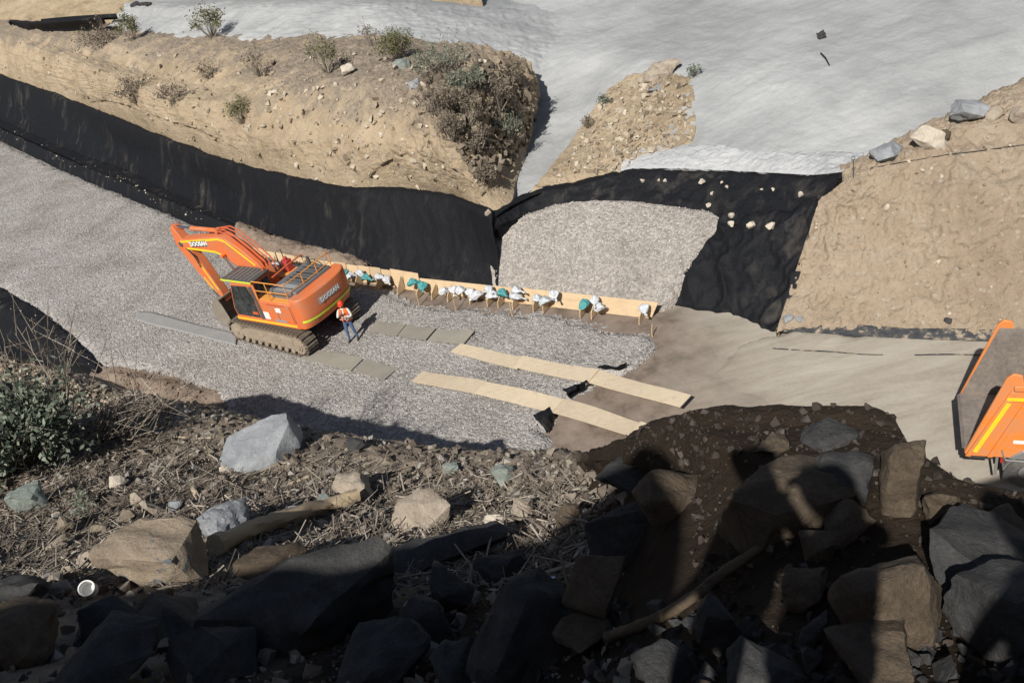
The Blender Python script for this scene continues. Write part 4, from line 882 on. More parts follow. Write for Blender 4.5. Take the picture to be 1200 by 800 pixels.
    if vest:
        v = MB(); n = 22; rings = [(.93, .19, .155), (1.08, .18, .145), (1.22, .195, .15), (1.33, .205, .15), (1.42, .19, .135), (1.475, .12, .10)]
        for z, rx, ry in rings:
            for i in range(n+1):
                a = math.radians(-90+14)+math.radians(360-28)*i/n; v.v.append((rx*math.cos(a), .008+ry*math.sin(a), z))
        for k in range(len(rings)-1):
            for i in range(n): v.f.append((k*(n+1)+i, k*(n+1)+i+1, (k+1)*(n+1)+i+1, (k+1)*(n+1)+i))
        vo = v.build('vest', mats['vest'], root); so = vo.modifiers.new('t', 'SOLIDIFY'); so.thickness = .012
        for z in (1.02, 1.16):
            t_ = MB(); rx, ry = .197, .162
            for i in range(n+1):
                a = math.radians(-90+15)+math.radians(360-30)*i/n
                for zz in (z, z+.05): t_.v.append((rx*math.cos(a), .008+ry*math.sin(a), zz))
            for i in range(n): t_.f.append((2*i, 2*i+2, 2*i+3, 2*i+1))
            t_.build('reflective_band', MAT['tape'], vo)
    h_ = MB(); n = 20
    prof = [(.135, 1.665), (.128, 1.675), (.122, 1.70), (.115, 1.745), (.092, 1.785), (.055, 1.81), (.015, 1.82)]
    for r, z in prof:
        for i in range(n):
            a = 2*math.pi*i/n; br = (.045*max(0, -math.sin(a))**2+brim) if z < 1.67 else 0
            h_.v.append(((r)*.92*math.cos(a), -.012+(r+br)*1.08*math.sin(a), z-br*.3))
    for k in range(len(prof)-1):
        for i in range(n): h_.f.append((k*n+i, k*n+(i+1) % n, (k+1)*n+(i+1) % n, (k+1)*n+i))
    h_.f.append(tuple(range((len(prof)-1)*n, len(prof)*n)))
    ho = h_.build('helmet', helmet, root); so = ho.modifiers.new('t', 'SOLIDIFY'); so.thickness = .006
    tag(root, label, 'person', group); return root
work = dict(top=MAT['shirt'], legs=MAT['jeans'], vest=MAT['vest'])
pa = P(415, 399, 0); g_ = drop(pa[0], pa[1], 3)
person('person in orange vest, red helmet and jeans standing behind the excavator, hand raised to chin', (pa[0], pa[1], (g_[0].z if g_ else 0)+.01), math.radians(-12),
       dict(elr=(-.27, -.10, 1.15), wrr=(-.06, -.26, 1.38), ell=(.28, -.06, 1.14), wrl=(.03, -.24, 1.17), stance_r=(-.04, -.05), stance_l=(.06, .03)), work, MAT['helmet'])

# ------------------------------------------------------------------ formwork, braces, sacks and stakes
ORD = ['first', 'second', 'third', 'fourth', 'fifth', 'sixth', 'seventh', 'eighth', 'ninth', 'tenth', 'eleventh', 'twelfth', 'thirteenth', 'fourteenth', 'fifteenth', 'sixteenth', 'seventeenth', 'eighteenth', 'nineteenth', 'twentieth', 'twenty-first', 'twenty-second', 'twenty-third', 'twenty-fourth', 'twenty-fifth', 'twenty-sixth']
ZS = -.25
fb = [P(u, v, ZS) for u, v in [(296, 306), (345, 317), (400, 326), (460, 335), (493, 341), (607, 354), (763, 372)]]
def fdir(p, q): d = (q-p); return d/np.linalg.norm(d)
def board(label, p, q, h, lean=.12, th=.025, topext=0.0, mat='ply_form', battens=2):
    root = empty('formwork_board', tuple(p), math.atan2(q[1]-p[1], q[0]-p[0])); L = np.linalg.norm((q-p)[:2])
    MB().add([(0, 0, -.05), (L, 0, -.05), (L+topext, lean, h), (0, lean, h), (0, th, -.05), (L, th, -.05), (L+topext, lean+th, h), (0, lean+th, h)],
             [(0, 1, 2, 3), (7, 6, 5, 4), (0, 4, 5, 1), (1, 5, 6, 2), (2, 6, 7, 3), (3, 7, 4, 0)]).build('panel', MAT[mat], root, smooth=False, bevel=.004)
    for k in range(battens):
        x = L*(k+.5)/battens; MB().add([(x-.04, .03, -.05), (x+.04, .03, -.05), (x+.04, lean+.03, h-.03), (x-.04, lean+.03, h-.03), (x-.04, .08, -.05), (x+.04, .08, -.05), (x+.04, lean+.08, h-.03), (x-.04, lean+.08, h-.03)],
             [(0, 1, 2, 3), (7, 6, 5, 4), (0, 4, 5, 1), (1, 5, 6, 2), (2, 6, 7, 3), (3, 7, 4, 0)]).build('batten', MAT['lumber'], root, smooth=False)
    tag(root, label, 'board', 'formwork boards'); return root
# fourteen short panels behind the excavator
line = resample(np.array(fb[:4]), 15)
for k in range(14):
    p, q = line[k], line[k+1]; e = fdir(p, q)*.012
    board('short plywood formwork panel, %s from the left end of the row' % ORD[k], p+e, q-e+np.array([0, 0, 0]), .72+.03*math.sin(k*2.3), .14, battens=1)
board('taller square plywood formwork panel ending the short panels', fb[3]+fdir(fb[3], fb[4])*.02, fb[4], .78, .13)
board('middle long plywood formwork board under most of the white sacks', fb[4]+fdir(fb[4], fb[5])*.03, fb[5], .56, .12, battens=4)
board('rightmost long pale plywood formwork board in front of the gravel ramp', fb[5]+fdir(fb[5], fb[6])*.03, fb[6], .60, .12, topext=.30, battens=5)
poly = np.array(fb)
def on_line(u):
    """point of the formwork base line seen at column u"""
    us = [pr(p)[0] for p in fb]; i = max(0, min(len(us)-2, int(np.searchsorted(us, u)-1))); t = (u-us[i])/(us[i+1]-us[i]); return fb[i]*(1-t)+fb[i+1]*t, fdir(fb[i], fb[i+1])
br_u = [314, 328, 341, 354, 370, 384, 398, 411, 426, 450, 475, 497, 515, 534, 560, 580, 592, 608, 634, 646, 690, 703, 756]
for k, u in enumerate(br_u):
    p, d = on_line(u); r = empty('brace', tuple(p-np.array([-d[1], d[0], 0])*.015), math.atan2(d[1], d[0])); hh = .62 if u < 495 else .46
    MB().prism([(0, -.03), (0, hh), (-.05, hh), (-.40, .24), (-.44, .20), (-.50, -.03)], -.016, .016).build('gusset', MAT['ply_form'], r, smooth=False).rotation_euler.z = math.pi/2
    MB().box(-.30, .30, -.014, -.004, -.05, .0).build('cleat', MAT['lumber'], r, smooth=False)
    tag(r, 'plywood gusset brace against the formwork, %s from the left' % ORD[k], 'brace', 'formwork braces')
def sack_mat(name, a, c):
    m, nt, b = new_mat(name); spec(b, .55, .3); co = coords(nt); n1 = noise_tex(nt, co, 4, 6, .6, 1.0); n2 = noise_tex(nt, co, 16, 4, .6)
    nt.links.new(ramp(nt, n1, [(.35, a), (.7, c)]), b.inputs['Base Color']); bump(nt, b, mth(nt, 'ADD', n1, mth(nt, 'MULTIPLY', n2, .3)), .9, .06); return m
MAT['sack_w'] = sack_mat('white_woven_sack', (.42, .44, .47), (.66, .67, .69)); MAT['sack_t'] = sack_mat('teal_woven_sack', (.05, .24, .25), (.12, .38, .38)); MAT['sack_g'] = sack_mat('grey_woven_sack', (.30, .33, .35), (.62, .66, .68))
def sack_mesh(seed, L, Wd, Hh):
    """a half-filled sack slumped over an edge, gathered at the tied neck"""
    n, k = 22, 18; V = []; rnd = random.Random(seed); ph = rnd.uniform(0, 6)
    for i in range(k+1):
        t = i/k; x = (t-.5)*L
        w = (math.sin(math.pi*min(1, t/.78))**.55 if t < .78 else 0)*1.0; w = max(w, .16+.10*max(0, (t-.78)/.22)); 
        if i == 0: w = .12
        sag = -.75*Hh*abs(t-.42)*1.4
        for j in range(n):
            a = 2*math.pi*j/n; rr = w*(1+.10*math.sin(3*a+ph+5*t)+.07*math.sin(5*a-ph))
            V.append((x+.02*math.sin(4*a+ph), Wd/2*rr*math.cos(a), Hh/2*rr*math.sin(a)+sag))
    V = np.array(V); V += np.c_[fbm(V+seed, 6, 3), fbm(V+seed+9, 6, 3), fbm(V+seed+20, 6, 3)]*.05
    F = [(i*n+j, i*n+(j+1) % n, (i+1)*n+(j+1) % n, (i+1)*n+j) for i in range(k) for j in range(n)]
    me = bpy.data.meshes.new('sack'); me.from_pydata(V.tolist(), [], F+[tuple(range(n-1, -1, -1)), tuple(range(k*n, k*n+n))]); me.polygons.foreach_set('use_smooth', [True]*len(me.polygons)); me.update(); return me
sacks = [(315, 305, 'g'), (323, 310, 'w'), (333, 307, 'w'), (338, 311, 'w'), (346, 313, 'w'), (366, 315, 'w'), (376, 317, 'w'), (383, 317, 'w'), (389, 318, 't'), (396, 318, 'w'), (403, 319, 't'), (411, 322, 'w'), (422, 320, 'w'), (429, 324, 't'), (444, 323, 'w'), (453, 327, 'w'), (484, 329, 't'), (495, 334, 't'),
         (522, 339, 'w'), (531, 339, 'w'), (541, 338, 'w'), (551, 342, 'w'), (560, 343, 'w'), (572, 338, 'w'), (579, 344, 'w'), (589, 342, 't'), (605, 337, 'w'), (606, 346, 'w'), (630, 349, 'g'), (640, 350, 'g'), (649, 344, 'w'), (686, 354, 't'), (697, 351, 'w'), (704, 358, 'w'), (754, 361, 'w')]
nw = {'w': 0, 't': 0, 'g': 0}; tot = {c: sum(1 for s in sacks if s[2] == c) for c in 'wtg'}
FN = np.array([-.62, -.78, 0])
for k, (u, v, c) in enumerate(sacks):
    p, d = on_line(u+4); nn = np.array([d[1], -d[0], 0])          # towards the camera side of the boards
    # the sack sits over the gussets: intersect the pixel ray with a plane 0.25 m in front of the boards
    pl0 = p+nn*.27; dr = ray(u, v); t = ((pl0-CAM)@nn)/(dr@nn); q = CAM+dr*t
    o = link('sack', sack_mesh(k*3+1, .56+.16*((k*7) % 5)/5, .34+.08*((k*3) % 4)/4, .27), MAT['sack_'+c])
    q[2] = min(max(q[2], .08), .55); o.location = tuple(q); o.rotation_euler = (.25*math.sin(k*1.7), .2*math.cos(k*2.1), math.atan2(d[1], d[0])+1.1*math.sin(k*2.9))
    nm = {'w': 'white', 't': 'teal', 'g': 'pale grey'}[c]; i = nw[c]; nw[c] += 1
    lab = '%s woven sack slumped over the formwork braces, %s %s one from the left' % (nm, ORD[i], nm) if i < tot[c]-1 or tot[c] < 3 else '%s woven sack on the formwork braces, the last %s one to the right' % (nm, nm)
    tag(o, lab, 'sack', 'sacks weighing down the formwork')
for k, (a, c_) in enumerate([((491, 357), (487, 340)), ((534, 363), (529, 345)), ((600, 371), (597, 356)), ((764, 393), (761, 381)), ((404, 343), (399, 332))]):
    p = P(*a, -.2); hh = [.75, .8, .6, .45, .5][k]
    s = MB().tube([(0, 0, -.15), (.02, .01, hh*.5), (-.02 + .03*k, .02, hh)], .022, 6, .8).build('stake', MAT['lumber']); s.location = tuple(p)
    tag(s, 'thin wooden stake driven in beside the formwork, %s from the left' % ORD[[1, 2, 3, 4, 0][k]], 'stake', 'wooden stakes')

# ------------------------------------------------------------------ plywood sheets laid as a track over the gravel
def sheet(label, q, z, th, mat, group, seed=0, cat='plywood sheet', name='plywood_sheet', warp=.02):
    pts = [np.array(P(u, v, z)) for u, v in q]; c = sum(pts)/4; n = 10; V = []; rs = np.random.RandomState(seed)
    for side_ in (0, 1):
        for i in range(n+1):
            for j in range(4):
                s, t = i/n, j/3; p = (pts[0]*(1-s)+pts[1]*s)*(1-t)+(pts[3]*(1-s)+pts[2]*s)*t
                V.append(tuple(p-c+np.array([0, 0, warp*math.sin(s*5+seed)*(.5+t)+(0 if side_ == 0 else -th)])))
    F = []; m_ = (n+1)*4
    for i in range(n):
        for j in range(3): a = i*4+j; F += [(a, a+4, a+5, a+1), (m_+a, m_+a+1, m_+a+5, m_+a+4)]
    for i in range(n): F += [(i*4, m_+i*4, m_+i*4+4, i*4+4), (i*4+3, i*4+7, m_+i*4+7, m_+i*4+3)]
    F += [(0, 1, m_+1, m_), (1, 2, m_+2, m_+1), (2, 3, m_+3, m_+2), (n*4, m_+n*4, m_+n*4+1, n*4+1), (n*4+1, m_+n*4+1, m_+n*4+2, n*4+2), (n*4+2, m_+n*4+2, m_+n*4+3, n*4+3)]
    me = bpy.data.meshes.new(name); me.from_pydata(V, [], F); me.update()
    bm_ = bmesh.new(); bm_.from_mesh(me); bmesh.ops.recalc_face_normals(bm_, faces=bm_.faces[:]); bm_.to_mesh(me); bm_.free()
    o = link(name, me, MAT[mat]); o.location = tuple(c); o.rotation_euler = (0, 0, 0); tag(o, label, cat, group); return o
g1 = 'plywood sheets laid over the gravel and soil'
sheet('pale plywood sheet, left end of the far plywood track', [(528, 412), (606, 432), (615, 418), (540, 403)], .12, .03, 'ply', g1, 1)
sheet('pale plywood sheet in the middle of the far plywood track', [(603, 430), (689, 448), (702, 433), (612, 417)], .15, .03, 'ply', g1, 2)
sheet('pale plywood sheet, right end of the far track on brown soil', [(687, 447), (797, 477), (810, 464), (700, 432)], .12, .03, 'ply', g1, 3, warp=.03)
sheet('pale plywood sheet, left end of the near plywood track', [(482, 446), (558, 461), (571, 447), (495, 434)], .12, .03, 'ply', g1, 4)
sheet('pale plywood sheet in the middle of the near plywood track', [(556, 460), (647, 483), (660, 467), (569, 446)], .15, .03, 'ply', g1, 5)
sheet('pale plywood sheet near track, third from the left on brown soil', [(645, 482), (739, 510), (751, 494), (659, 466)], .12, .03, 'ply', g1, 6, warp=.03)
sheet('short plywood offcut at the right end of the near track', [(738, 510), (757, 517), (771, 500), (750, 494)], .10, .025, 'ply', g1, 7)
g2 = 'weathered boards on the gravel'
sheet('weathered grey board nearest the standing person, left of three', [(432, 388), (465, 393), (476, 380), (442, 376)], .10, .03, 'ply_old', g2, 8)
sheet('weathered grey board in the middle of the row of three', [(466, 393), (499, 398), (511, 385), (477, 380)], .11, .03, 'ply_old', g2, 9)
sheet('weathered grey board, right of three beside the gravel edge', [(501, 398), (543, 403), (556, 388), (512, 385)], .12, .03, 'ply_old', g2, 10)
sheet('long weathered board running out from behind the excavator tracks', [(352, 419), (411, 434), (425, 420), (372, 409)], .10, .03, 'ply_old', g2, 11)
sheet('short weathered board at the right end of the near track line', [(415, 435), (450, 444), (465, 431), (428, 421)], .11, .03, 'ply_old', g2, 12)
rows_ = [pxrow([(162, 365, .09), (180, 366, .10), (215, 376, .10), (250, 384, .10), (278, 391, .10)]), pxrow([(158, 373, .09), (178, 380, .10), (213, 388, .10), (248, 397, .10), (276, 404, .10)])]
gs, _ = loft('geotextile_strip', rows_, 40, 8, MAT['mat_grey'], amp((.03, 1.0, 3, False)), skirt=.04, kind=None, terr=False)
tag(gs, 'grey geotextile strip lying on the gravel in front of the excavator tracks', 'fabric strip')
tp_ = [(0, 0), (1.3, .1), (2.2, -.3)]
for k, (q, lab) in enumerate([([(660, 459), (690, 447), (686, 455), (668, 466)], 'crumpled black liner scrap between the two plywood tracks'), ([(700, 432), (735, 428), (733, 432), (708, 435)], 'thin black liner scrap poking out at the gravel tip by the far track'), ([(626, 489), (645, 478), (648, 492), (640, 507)], 'ragged black liner scrap at the gravel edge below the near track')]):
    rr = [[P(*q[0], .10), P(*q[1], .12)], [(P(*q[0], .10)+P(*q[3], .05))/2+np.array([0, 0, .1]), (P(*q[1], .1)+P(*q[2], .05))/2+np.array([0, 0, .1])], [P(*q[3], -.1), P(*q[2], -.1)]]
    o, _ = loft('liner_scrap', rr, 20, 14, MAT['liner'], amp((.12, 2.2, 3, True)), skirt=.05, kind=None, terr=False); tag(o, lab, 'liner scrap', 'liner scraps')

# ------------------------------------------------------------------ loose stones, rubble, twigs (nobody could count them)
RS = np.random.RandomState(11)
_hull_cache = {}
def hull_stone(seed, n=9):
    """a few low stones, shared by the scatters: (verts, tris)"""
    if seed in _hull_cache: return _hull_cache[seed]
    r = np.random.RandomState(seed); b = bmesh.new()
    for p in r.normal(size=(n, 3)):
        p = p/np.linalg.norm(p)*r.uniform(.75, 1.0); b.verts.new(p*np.array([1, .8, .62]))
    bmesh.ops.convex_hull(b, input=b.verts); bmesh.ops.triangulate(b, faces=b.faces[:])
    b.verts.ensure_lookup_table(); loose = [v for v in b.verts if not v.link_faces]
    bmesh.ops.delete(b, geom=loose, context='VERTS'); b.verts.index_update()
    V = np.array([v.co[:] for v in b.verts]); F = np.array([[v.index for v in f.verts] for f in b.faces]); b.free()
    _hull_cache[seed] = (V, F); return V, F
def rand_rot(n):
    q = RS.normal(size=(n, 4)); q /= np.linalg.norm(q, axis=1, keepdims=True); w, x, y, z = q.T
    return np.stack([np.stack([1-2*(y*y+z*z), 2*(x*y-z*w), 2*(x*z+y*w)], -1), np.stack([2*(x*y+z*w), 1-2*(x*x+z*z), 2*(y*z-x*w)], -1), np.stack([2*(x*z-y*w), 2*(y*z+x*w), 1-2*(x*x+y*y)], -1)], 1)
def scatter(name, pts, sizes, mat, label=None, sink=.25, kind='stuff', parent=None):
    n = len(pts); groups = np.arange(n) % 8; Vs, Fs, base = [], [], 0
    Rm = rand_rot(n)
    for g in range(8):
        V, F = hull_stone(100+g); idx = np.where(groups == g)[0]
        if not len(idx): continue
        W = np.einsum('nij,vj->nvi', Rm[idx], V)*sizes[idx, None, None]+pts[idx, None, :]; W[..., 2] += sizes[idx, None]*(.5-sink)
        Fq = F[None]+(np.arange(len(idx))*len(V))[:, None, None]+base; base += len(idx)*len(V)
        Vs.append(W.reshape(-1, 3)); Fs.append(Fq.reshape(-1, 3))
    o = link(name, mesh_np(name, np.vstack(Vs), np.vstack(Fs), False), mat); tag(o, label, None, None, kind); return o
def grid_sample(G, n, r0=0, r1=None, c0=0, c1=None, wfun=None):
    G = G[r0:r1, c0:c1]; a = G[:-1, :-1]; e1 = G[:-1, 1:]-a; e2 = G[1:, :-1]-a; A = np.linalg.norm(np.cross(e1, e2), axis=2)
    if wfun is not None: A = A*wfun(a.reshape(-1, 3)).reshape(A.shape)
    k = RS.choice(A.size, n, p=(A/A.sum()).ravel()); i, j = np.unravel_index(k, A.shape)
    return a[i, j]+e1[i, j]*RS.rand(n, 1)+e2[i, j]*RS.rand(n, 1)
def pow_sizes(n, lo, hi, k=2.5): return lo*(1+(RS.rand(n)**k)*(hi/lo-1))
MAT['st_gravel'] = stone_rand_mat('gravel_stones', [(0, (.29, .273, .256)), (.5, (.385, .363, .342)), (1, (.50, .475, .448))])
MAT['st_tan'] = stone_rand_mat('tan_stones', [(0, (.20, .16, .115)), (.5, (.36, .30, .22)), (1, (.52, .46, .37))])
MAT['st_fg'] = stone_rand_mat('debris_stones', [(0, (.09, .075, .06)), (.4, (.17, .14, .11)), (.75, (.26, .225, .18)), (1, (.34, .32, .29))])
def poly_sample(poly, n, wfun=None):
    poly = np.asarray(poly)[:, :2]; lo, hi = poly.min(0), poly.max(0); out = np.zeros((0, 2))
    while len(out) < n:
        p = lo+RS.rand(n*3, 2)*(hi-lo)
        if wfun is not None: p = p[RS.rand(len(p)) < wfun(p)]
        p = p[poly_sd(p, poly) > .03]; out = np.vstack([out, p])
    return out[:n]
near_w = lambda p: np.clip((34/np.maximum(np.hypot(p[:, 0], p[:, 1]), 1))**3, 0, 1)
gp = poly_sample(grav_poly, 42000, near_w); bv = [t for nm, t in TERR if nm == 'gravel_bed'][0]
rough_g = amp((0.09, 0.45, 4, False), (0.03, 4.0, 3, False)); z_ = rough_g(np.c_[gp, np.zeros(len(gp))])
sdv = np.clip(poly_sd(gp, np.asarray(grav_poly)[:, :2])/.25, 0, 1); z_ = z_*sdv-.22*(1-sdv)
scatter('gravel_stones', np.c_[gp, z_], pow_sizes(len(gp), .022, .058), MAT['st_gravel'], 'loose grey crushed stones covering the gravel bed')
GR = {nm: t for nm, t in TERR}
def px_sample(n, names, poly_px, w=None):
    """points on the named ground surfaces, spread evenly over their plan area inside an outline"""
    out = []
    pp = np.array(poly_px, float); lo, hi = pp.min(0), pp.max(0)
    while len(out) < n:
        q = lo+RS.rand(400, 2)*(hi-lo); q = q[poly_sd(q, pp) > 0]
        for u, v in q:
            h = cast(u, v, names)
            if h is not None: out.append(h[0][:])
    return np.array(out[:n])
rp = px_sample(9000, ['gravel_ramp'], [(577, 336), (574, 266), (640, 237), (735, 236), (832, 247), (847, 260), (776, 362)])
scatter('ramp_stones', rp, pow_sizes(len(rp), .026, .06), MAT['st_gravel'], 'loose grey crushed stones covering the gravel ramp')
ep = np.vstack([px_sample(1900, ['earth_bank'], [(0, 95), (0, 40), (110, 60), (300, 60), (480, 60), (600, 75), (620, 150), (585, 245), (540, 240), (400, 226), (200, 168)])])
scatter('bank_stones', ep, pow_sizes(len(ep), .04, .30, 5), MAT['st_tan'], 'loose tan stones strewn over the left earth bank')
np_ = px_sample(900, ['earth_bank'], [(490, 95), (560, 75), (622, 90), (628, 150), (600, 195), (560, 215), (530, 165)])
MAT['st_nose'] = stone_rand_mat('nose_rocks', [(0, (.09, .075, .058)), (.6, (.19, .155, .115)), (1, (.34, .28, .205))])
scatter('nose_rocks', np_, pow_sizes(len(np_), .06, .42, 2.5), MAT['st_nose'], 'jagged brown rocks on the shaded nose of the left bank')
sp_ = px_sample(900, ['rubble_spur'], [(640, 215), (690, 150), (720, 100), (800, 90), (815, 160), (740, 200)])
scatter('spur_stones', sp_, pow_sizes(len(sp_), .05, .26, 3), MAT['st_tan'], 'broken tan rubble on the spur in the grey tailings')
cp = px_sample(700, ['right_bank'], [(915, 384), (955, 250), (1000, 205), (1200, 115), (1200, 388)])
scatter('right_bank_stones', cp, pow_sizes(len(cp), .02, .12, 4), MAT['st_tan'], 'small loose stones on the right earth bank')
nv_, nu_ = FGG.shape[:2]; rr0, rr1 = int(nv_*.25), int(nv_*.80)
fp = grid_sample(FGG, 16000, rr0, rr1, 0, int(nu_*.54)); 
scatter('debris_stones', fp, pow_sizes(len(fp), .018, .15, 6), MAT['st_fg'], 'small broken stones and clods littering the foreground bank')
fp = grid_sample(FGG, 2600, rr0, rr1, int(nu_*.60))
MAT['st_mound'] = stone_rand_mat('dark_mound_stones', [(0, (.03, .024, .02)), (.6, (.055, .044, .036)), (1, (.09, .076, .064))])  # stones toned dark to go with the darkened mound earth
scatter('mound_stones', fp, pow_sizes(len(fp), .01, .055, 5), MAT['st_mound'], 'dark stones and clods on the rock mound')
hp_ = px_sample(260, ['soil_heap'], [(118, 426), (190, 432), (262, 460), (225, 472), (140, 456)])
scatter('heap_clods', hp_, pow_sizes(len(hp_), .03, .14, 3), MAT['clod'], 'clods of brown soil on the heap by the liner end')
def rods(name, pts, L, R, mat, label, flat=True, kind='stuff', up=.2):
    """many thin crooked twigs as one mesh"""
    n = len(pts); a = RS.rand(n)*2*math.pi; el = RS.normal(size=n)*up; d = np.c_[np.cos(a)*np.cos(el), np.sin(a)*np.cos(el), np.sin(el)]
    s = np.cross(d, [0, 0, 1.0]); s /= np.linalg.norm(s, axis=1, keepdims=True); t = np.cross(s, d)
    V = []; k = 4
    bend = s*(RS.normal(size=(n, 1))*.08)*L[:, None]
    for i, f in enumerate((-.5, -.1, .5)):
        c = pts+d*(L*f)[:, None]+bend*(1 if i == 1 else 0)
        for j in range(3):
            an = 2*math.pi*j/3; V.append(c+(s*math.cos(an)+t*math.sin(an))*(R*(1.0 if i < 2 else .5))[:, None])
    V = np.stack(V, 1); F = []
    for i in range(2):
        for j in range(3): F.append((i*3+j, i*3+(j+1) % 3, i*3+3+(j+1) % 3, i*3+3+j))
    F = np.array(F)[None]+(np.arange(n)*9)[:, None, None]
    o = link(name, mesh_np(name, V.reshape(-1, 3), F.reshape(-1, 4)), mat); tag(o, label, None, None, kind); return o
sr = px_sample(700, ['foreground_bank'], [(0, 424), (60, 436), (125, 458), (190, 476), (150, 486), (60, 470), (0, 462)])
scatter('rim_clods', sr, pow_sizes(len(sr), .03, .13, 3), MAT['st_tan'], 'tan clods along the sandy rim of the foreground bank')
MAT['twig'] = stone_rand_mat('dry_twigs', [(0, (.10, .08, .062)), (.5, (.22, .185, .15)), (1, (.46, .41, .34))])
tw = grid_sample(FGG, 15000, int(nv_*.45), int(nv_*.70), 0, int(nu_*.50)); tw[:, 2] += .03
rods('twig_litter', tw, pow_sizes(len(tw), .08, .9, 4), pow_sizes(len(tw), .004, .02, 3), MAT['twig'], 'dry twigs and wood splinters littering the foreground bank')

# ------------------------------------------------------------------ boulders
MAT['r_blue'] = rock_mat('blue_grey_rock', (.17, .18, .19), (.265, .278, .292), (.365, .375, .385))
MAT['r_tan'] = rock_mat('tan_rock', (.21, .172, .13), (.33, .28, .22), (.44, .385, .315))
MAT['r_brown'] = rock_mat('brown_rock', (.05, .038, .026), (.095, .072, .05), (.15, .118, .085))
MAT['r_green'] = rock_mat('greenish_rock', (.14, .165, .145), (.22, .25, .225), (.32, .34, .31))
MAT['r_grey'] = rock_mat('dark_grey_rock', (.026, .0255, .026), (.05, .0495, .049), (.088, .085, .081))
MAT['r_pale'] = rock_mat('pale_rock', (.38, .33, .27), (.52, .46, .38), (.62, .57, .50))
MAT['r_warm'] = rock_mat('warm_brown_rock', (.13, .104, .077), (.225, .185, .14), (.31, .262, .205))
MAT['r_mix'] = rock_mat('brown_rock_grey_patch', (.16, .125, .09), (.26, .21, .155), (.36, .30, .23), stain=(.12, .13, .135))
def rock_mesh(seed, w, dp, h, cuts=15, rough=.05, sub=2, boxy=.55, pts=None):
    r = np.random.RandomState(seed); b = bmesh.new()
    for q in (pts or []): b.verts.new(np.array(q)*np.array([w, w, w*.62]))
    for _ in range(0 if pts else cuts):
        p = r.normal(size=3); p /= np.linalg.norm(p); m_ = np.max(np.abs(p)); p = p*(1-boxy)+p/m_*boxy*.85      # between ball and box
        b.verts.new(p*r.uniform(.8, 1.0)*np.array([w, dp, h])*.56)
    bmesh.ops.convex_hull(b, input=b.verts); bmesh.ops.delete(b, geom=[v for v in b.verts if not v.link_faces], context='VERTS')
    bmesh.ops.dissolve_limit(b, angle_limit=math.radians(14), verts=b.verts[:], edges=b.edges[:])
    bmesh.ops.triangulate(b, faces=b.faces[:])
    for _ in range(sub+1):
        L = .10*max(w, dp, h) if _ < sub else .05*max(w, dp, h)
        es = [e for e in b.edges if e.calc_length() > L]
        if es and len(b.faces) < 6000: bmesh.ops.subdivide_edges(b, edges=es, cuts=1); bmesh.ops.triangulate(b, faces=[f for f in b.faces if len(f.verts) > 3])
    for _ in range(1): bmesh.ops.smooth_vert(b, verts=b.verts[:], factor=.22, use_axis_x=True, use_axis_y=True, use_axis_z=True)
    bmesh.ops.recalc_face_normals(b, faces=b.faces[:])
    me = bpy.data.meshes.new('boulder'); b.to_mesh(me); b.free()
    n = len(me.vertices); V = np.zeros(n*3, np.float32); me.vertices.foreach_get('co', V); V = V.reshape(-1, 3); S = (w+dp+h)/3
    N = np.zeros(n*3, np.float32); me.vertices.foreach_get('normal', N); N = N.reshape(-1, 3)
    V = V+N*(S*rough*(1.1*fbm(V/S+seed, 2.2, 4)+.5*fbm(V/S+seed, 9, 3))+S*rough*.8*fbm((V/S)@np.array([[1, .3, .2], [-.4, 2.2, .5], [.1, .6, 2.4]])+3*seed, 2.0, 3, .5, True))[:, None]
    me.vertices.foreach_set('co', V.ravel()); me.polygons.foreach_set('use_smooth', [True]*len(me.polygons)); me.update(); me.set_sharp_from_angle(angle=math.radians(30))
    return me
_bs = [0]
def boulder(label, u, v, wpx, hpx, mat, rz=0.0, tilt=0.0, name='boulder', group=None, only=None, sink=.22, depth=.85, rough=.045, cuts=15, cat='boulder', seed=None, boxy=.55, pts=None):
    h = cast(u, v+hpx*.30, only)
    if h is None: return None
    d = h[3]; w = wpx*d/FPX; hh = hpx*d/FPX*1.02; _bs[0] += 1
    o = link(name, rock_mesh(seed or 500+_bs[0]*7, w, w*depth, hh, cuts, rough, 2, boxy, pts), MAT[mat])
    p = np.array(h[0]); o.location = (p[0], p[1]+w*depth*.12, p[2]+hh*(.5-sink)); o.rotation_euler = (0, tilt, rz)
    tag(o, label, cat, group); return o
FGN = ['foreground_bank']
B = lambda *a, **k: boulder(*a, only=FGN, **k)
gS = 'boulders on the sunlit part of the foreground bank'; gD = 'boulders in the shaded rockfill'
B('large flat-faced blue-grey boulder on the bank rim above the dark shadow', 305, 526, 90, 50, 'r_blue', .0, .0, group=gS, depth=.75, seed=905, sink=.30, rough=.03, pts=[(-.52, -.22, -.25), (-.47, -.10, .06), (-.36, .22, .24), (.20, .34, .40), (.42, .30, .40), (.46, .10, .34), (.52, -.02, -.15), (.18, -.36, -.25), (.30, -.24, .16), (-.28, -.34, -.2), (.5, .4, -.25), (-.4, .4, -.25), (-.40, -.22, .06), (.05, -.30, .10)])
B('pointed grey-green boulder by the left bush', 38, 583, 36, 40, 'r_green', .2, -.15, group=gS, cuts=10, seed=915)
B('pale tan stone with long shadow right of the pointed green boulder', 142, 564, 23, 20, 'r_pale', .4, .2, group=gS)
B('triangular tan stone in the middle of the small cluster', 182, 597, 31, 28, 'r_tan', -.3, .0, group=gS, cuts=10)
B('narrow upright tan stone at the back of the small cluster', 162, 586, 15, 22, 'r_tan', .1, .2, group=gS)
B('small grey stone right of the triangular tan stone', 207, 594, 16, 18, 'r_blue', .5, .1, group=gS)
B('brownish stone left of the triangular tan stone', 151, 606, 19, 18, 'r_warm', .7, -.2, group=gS)
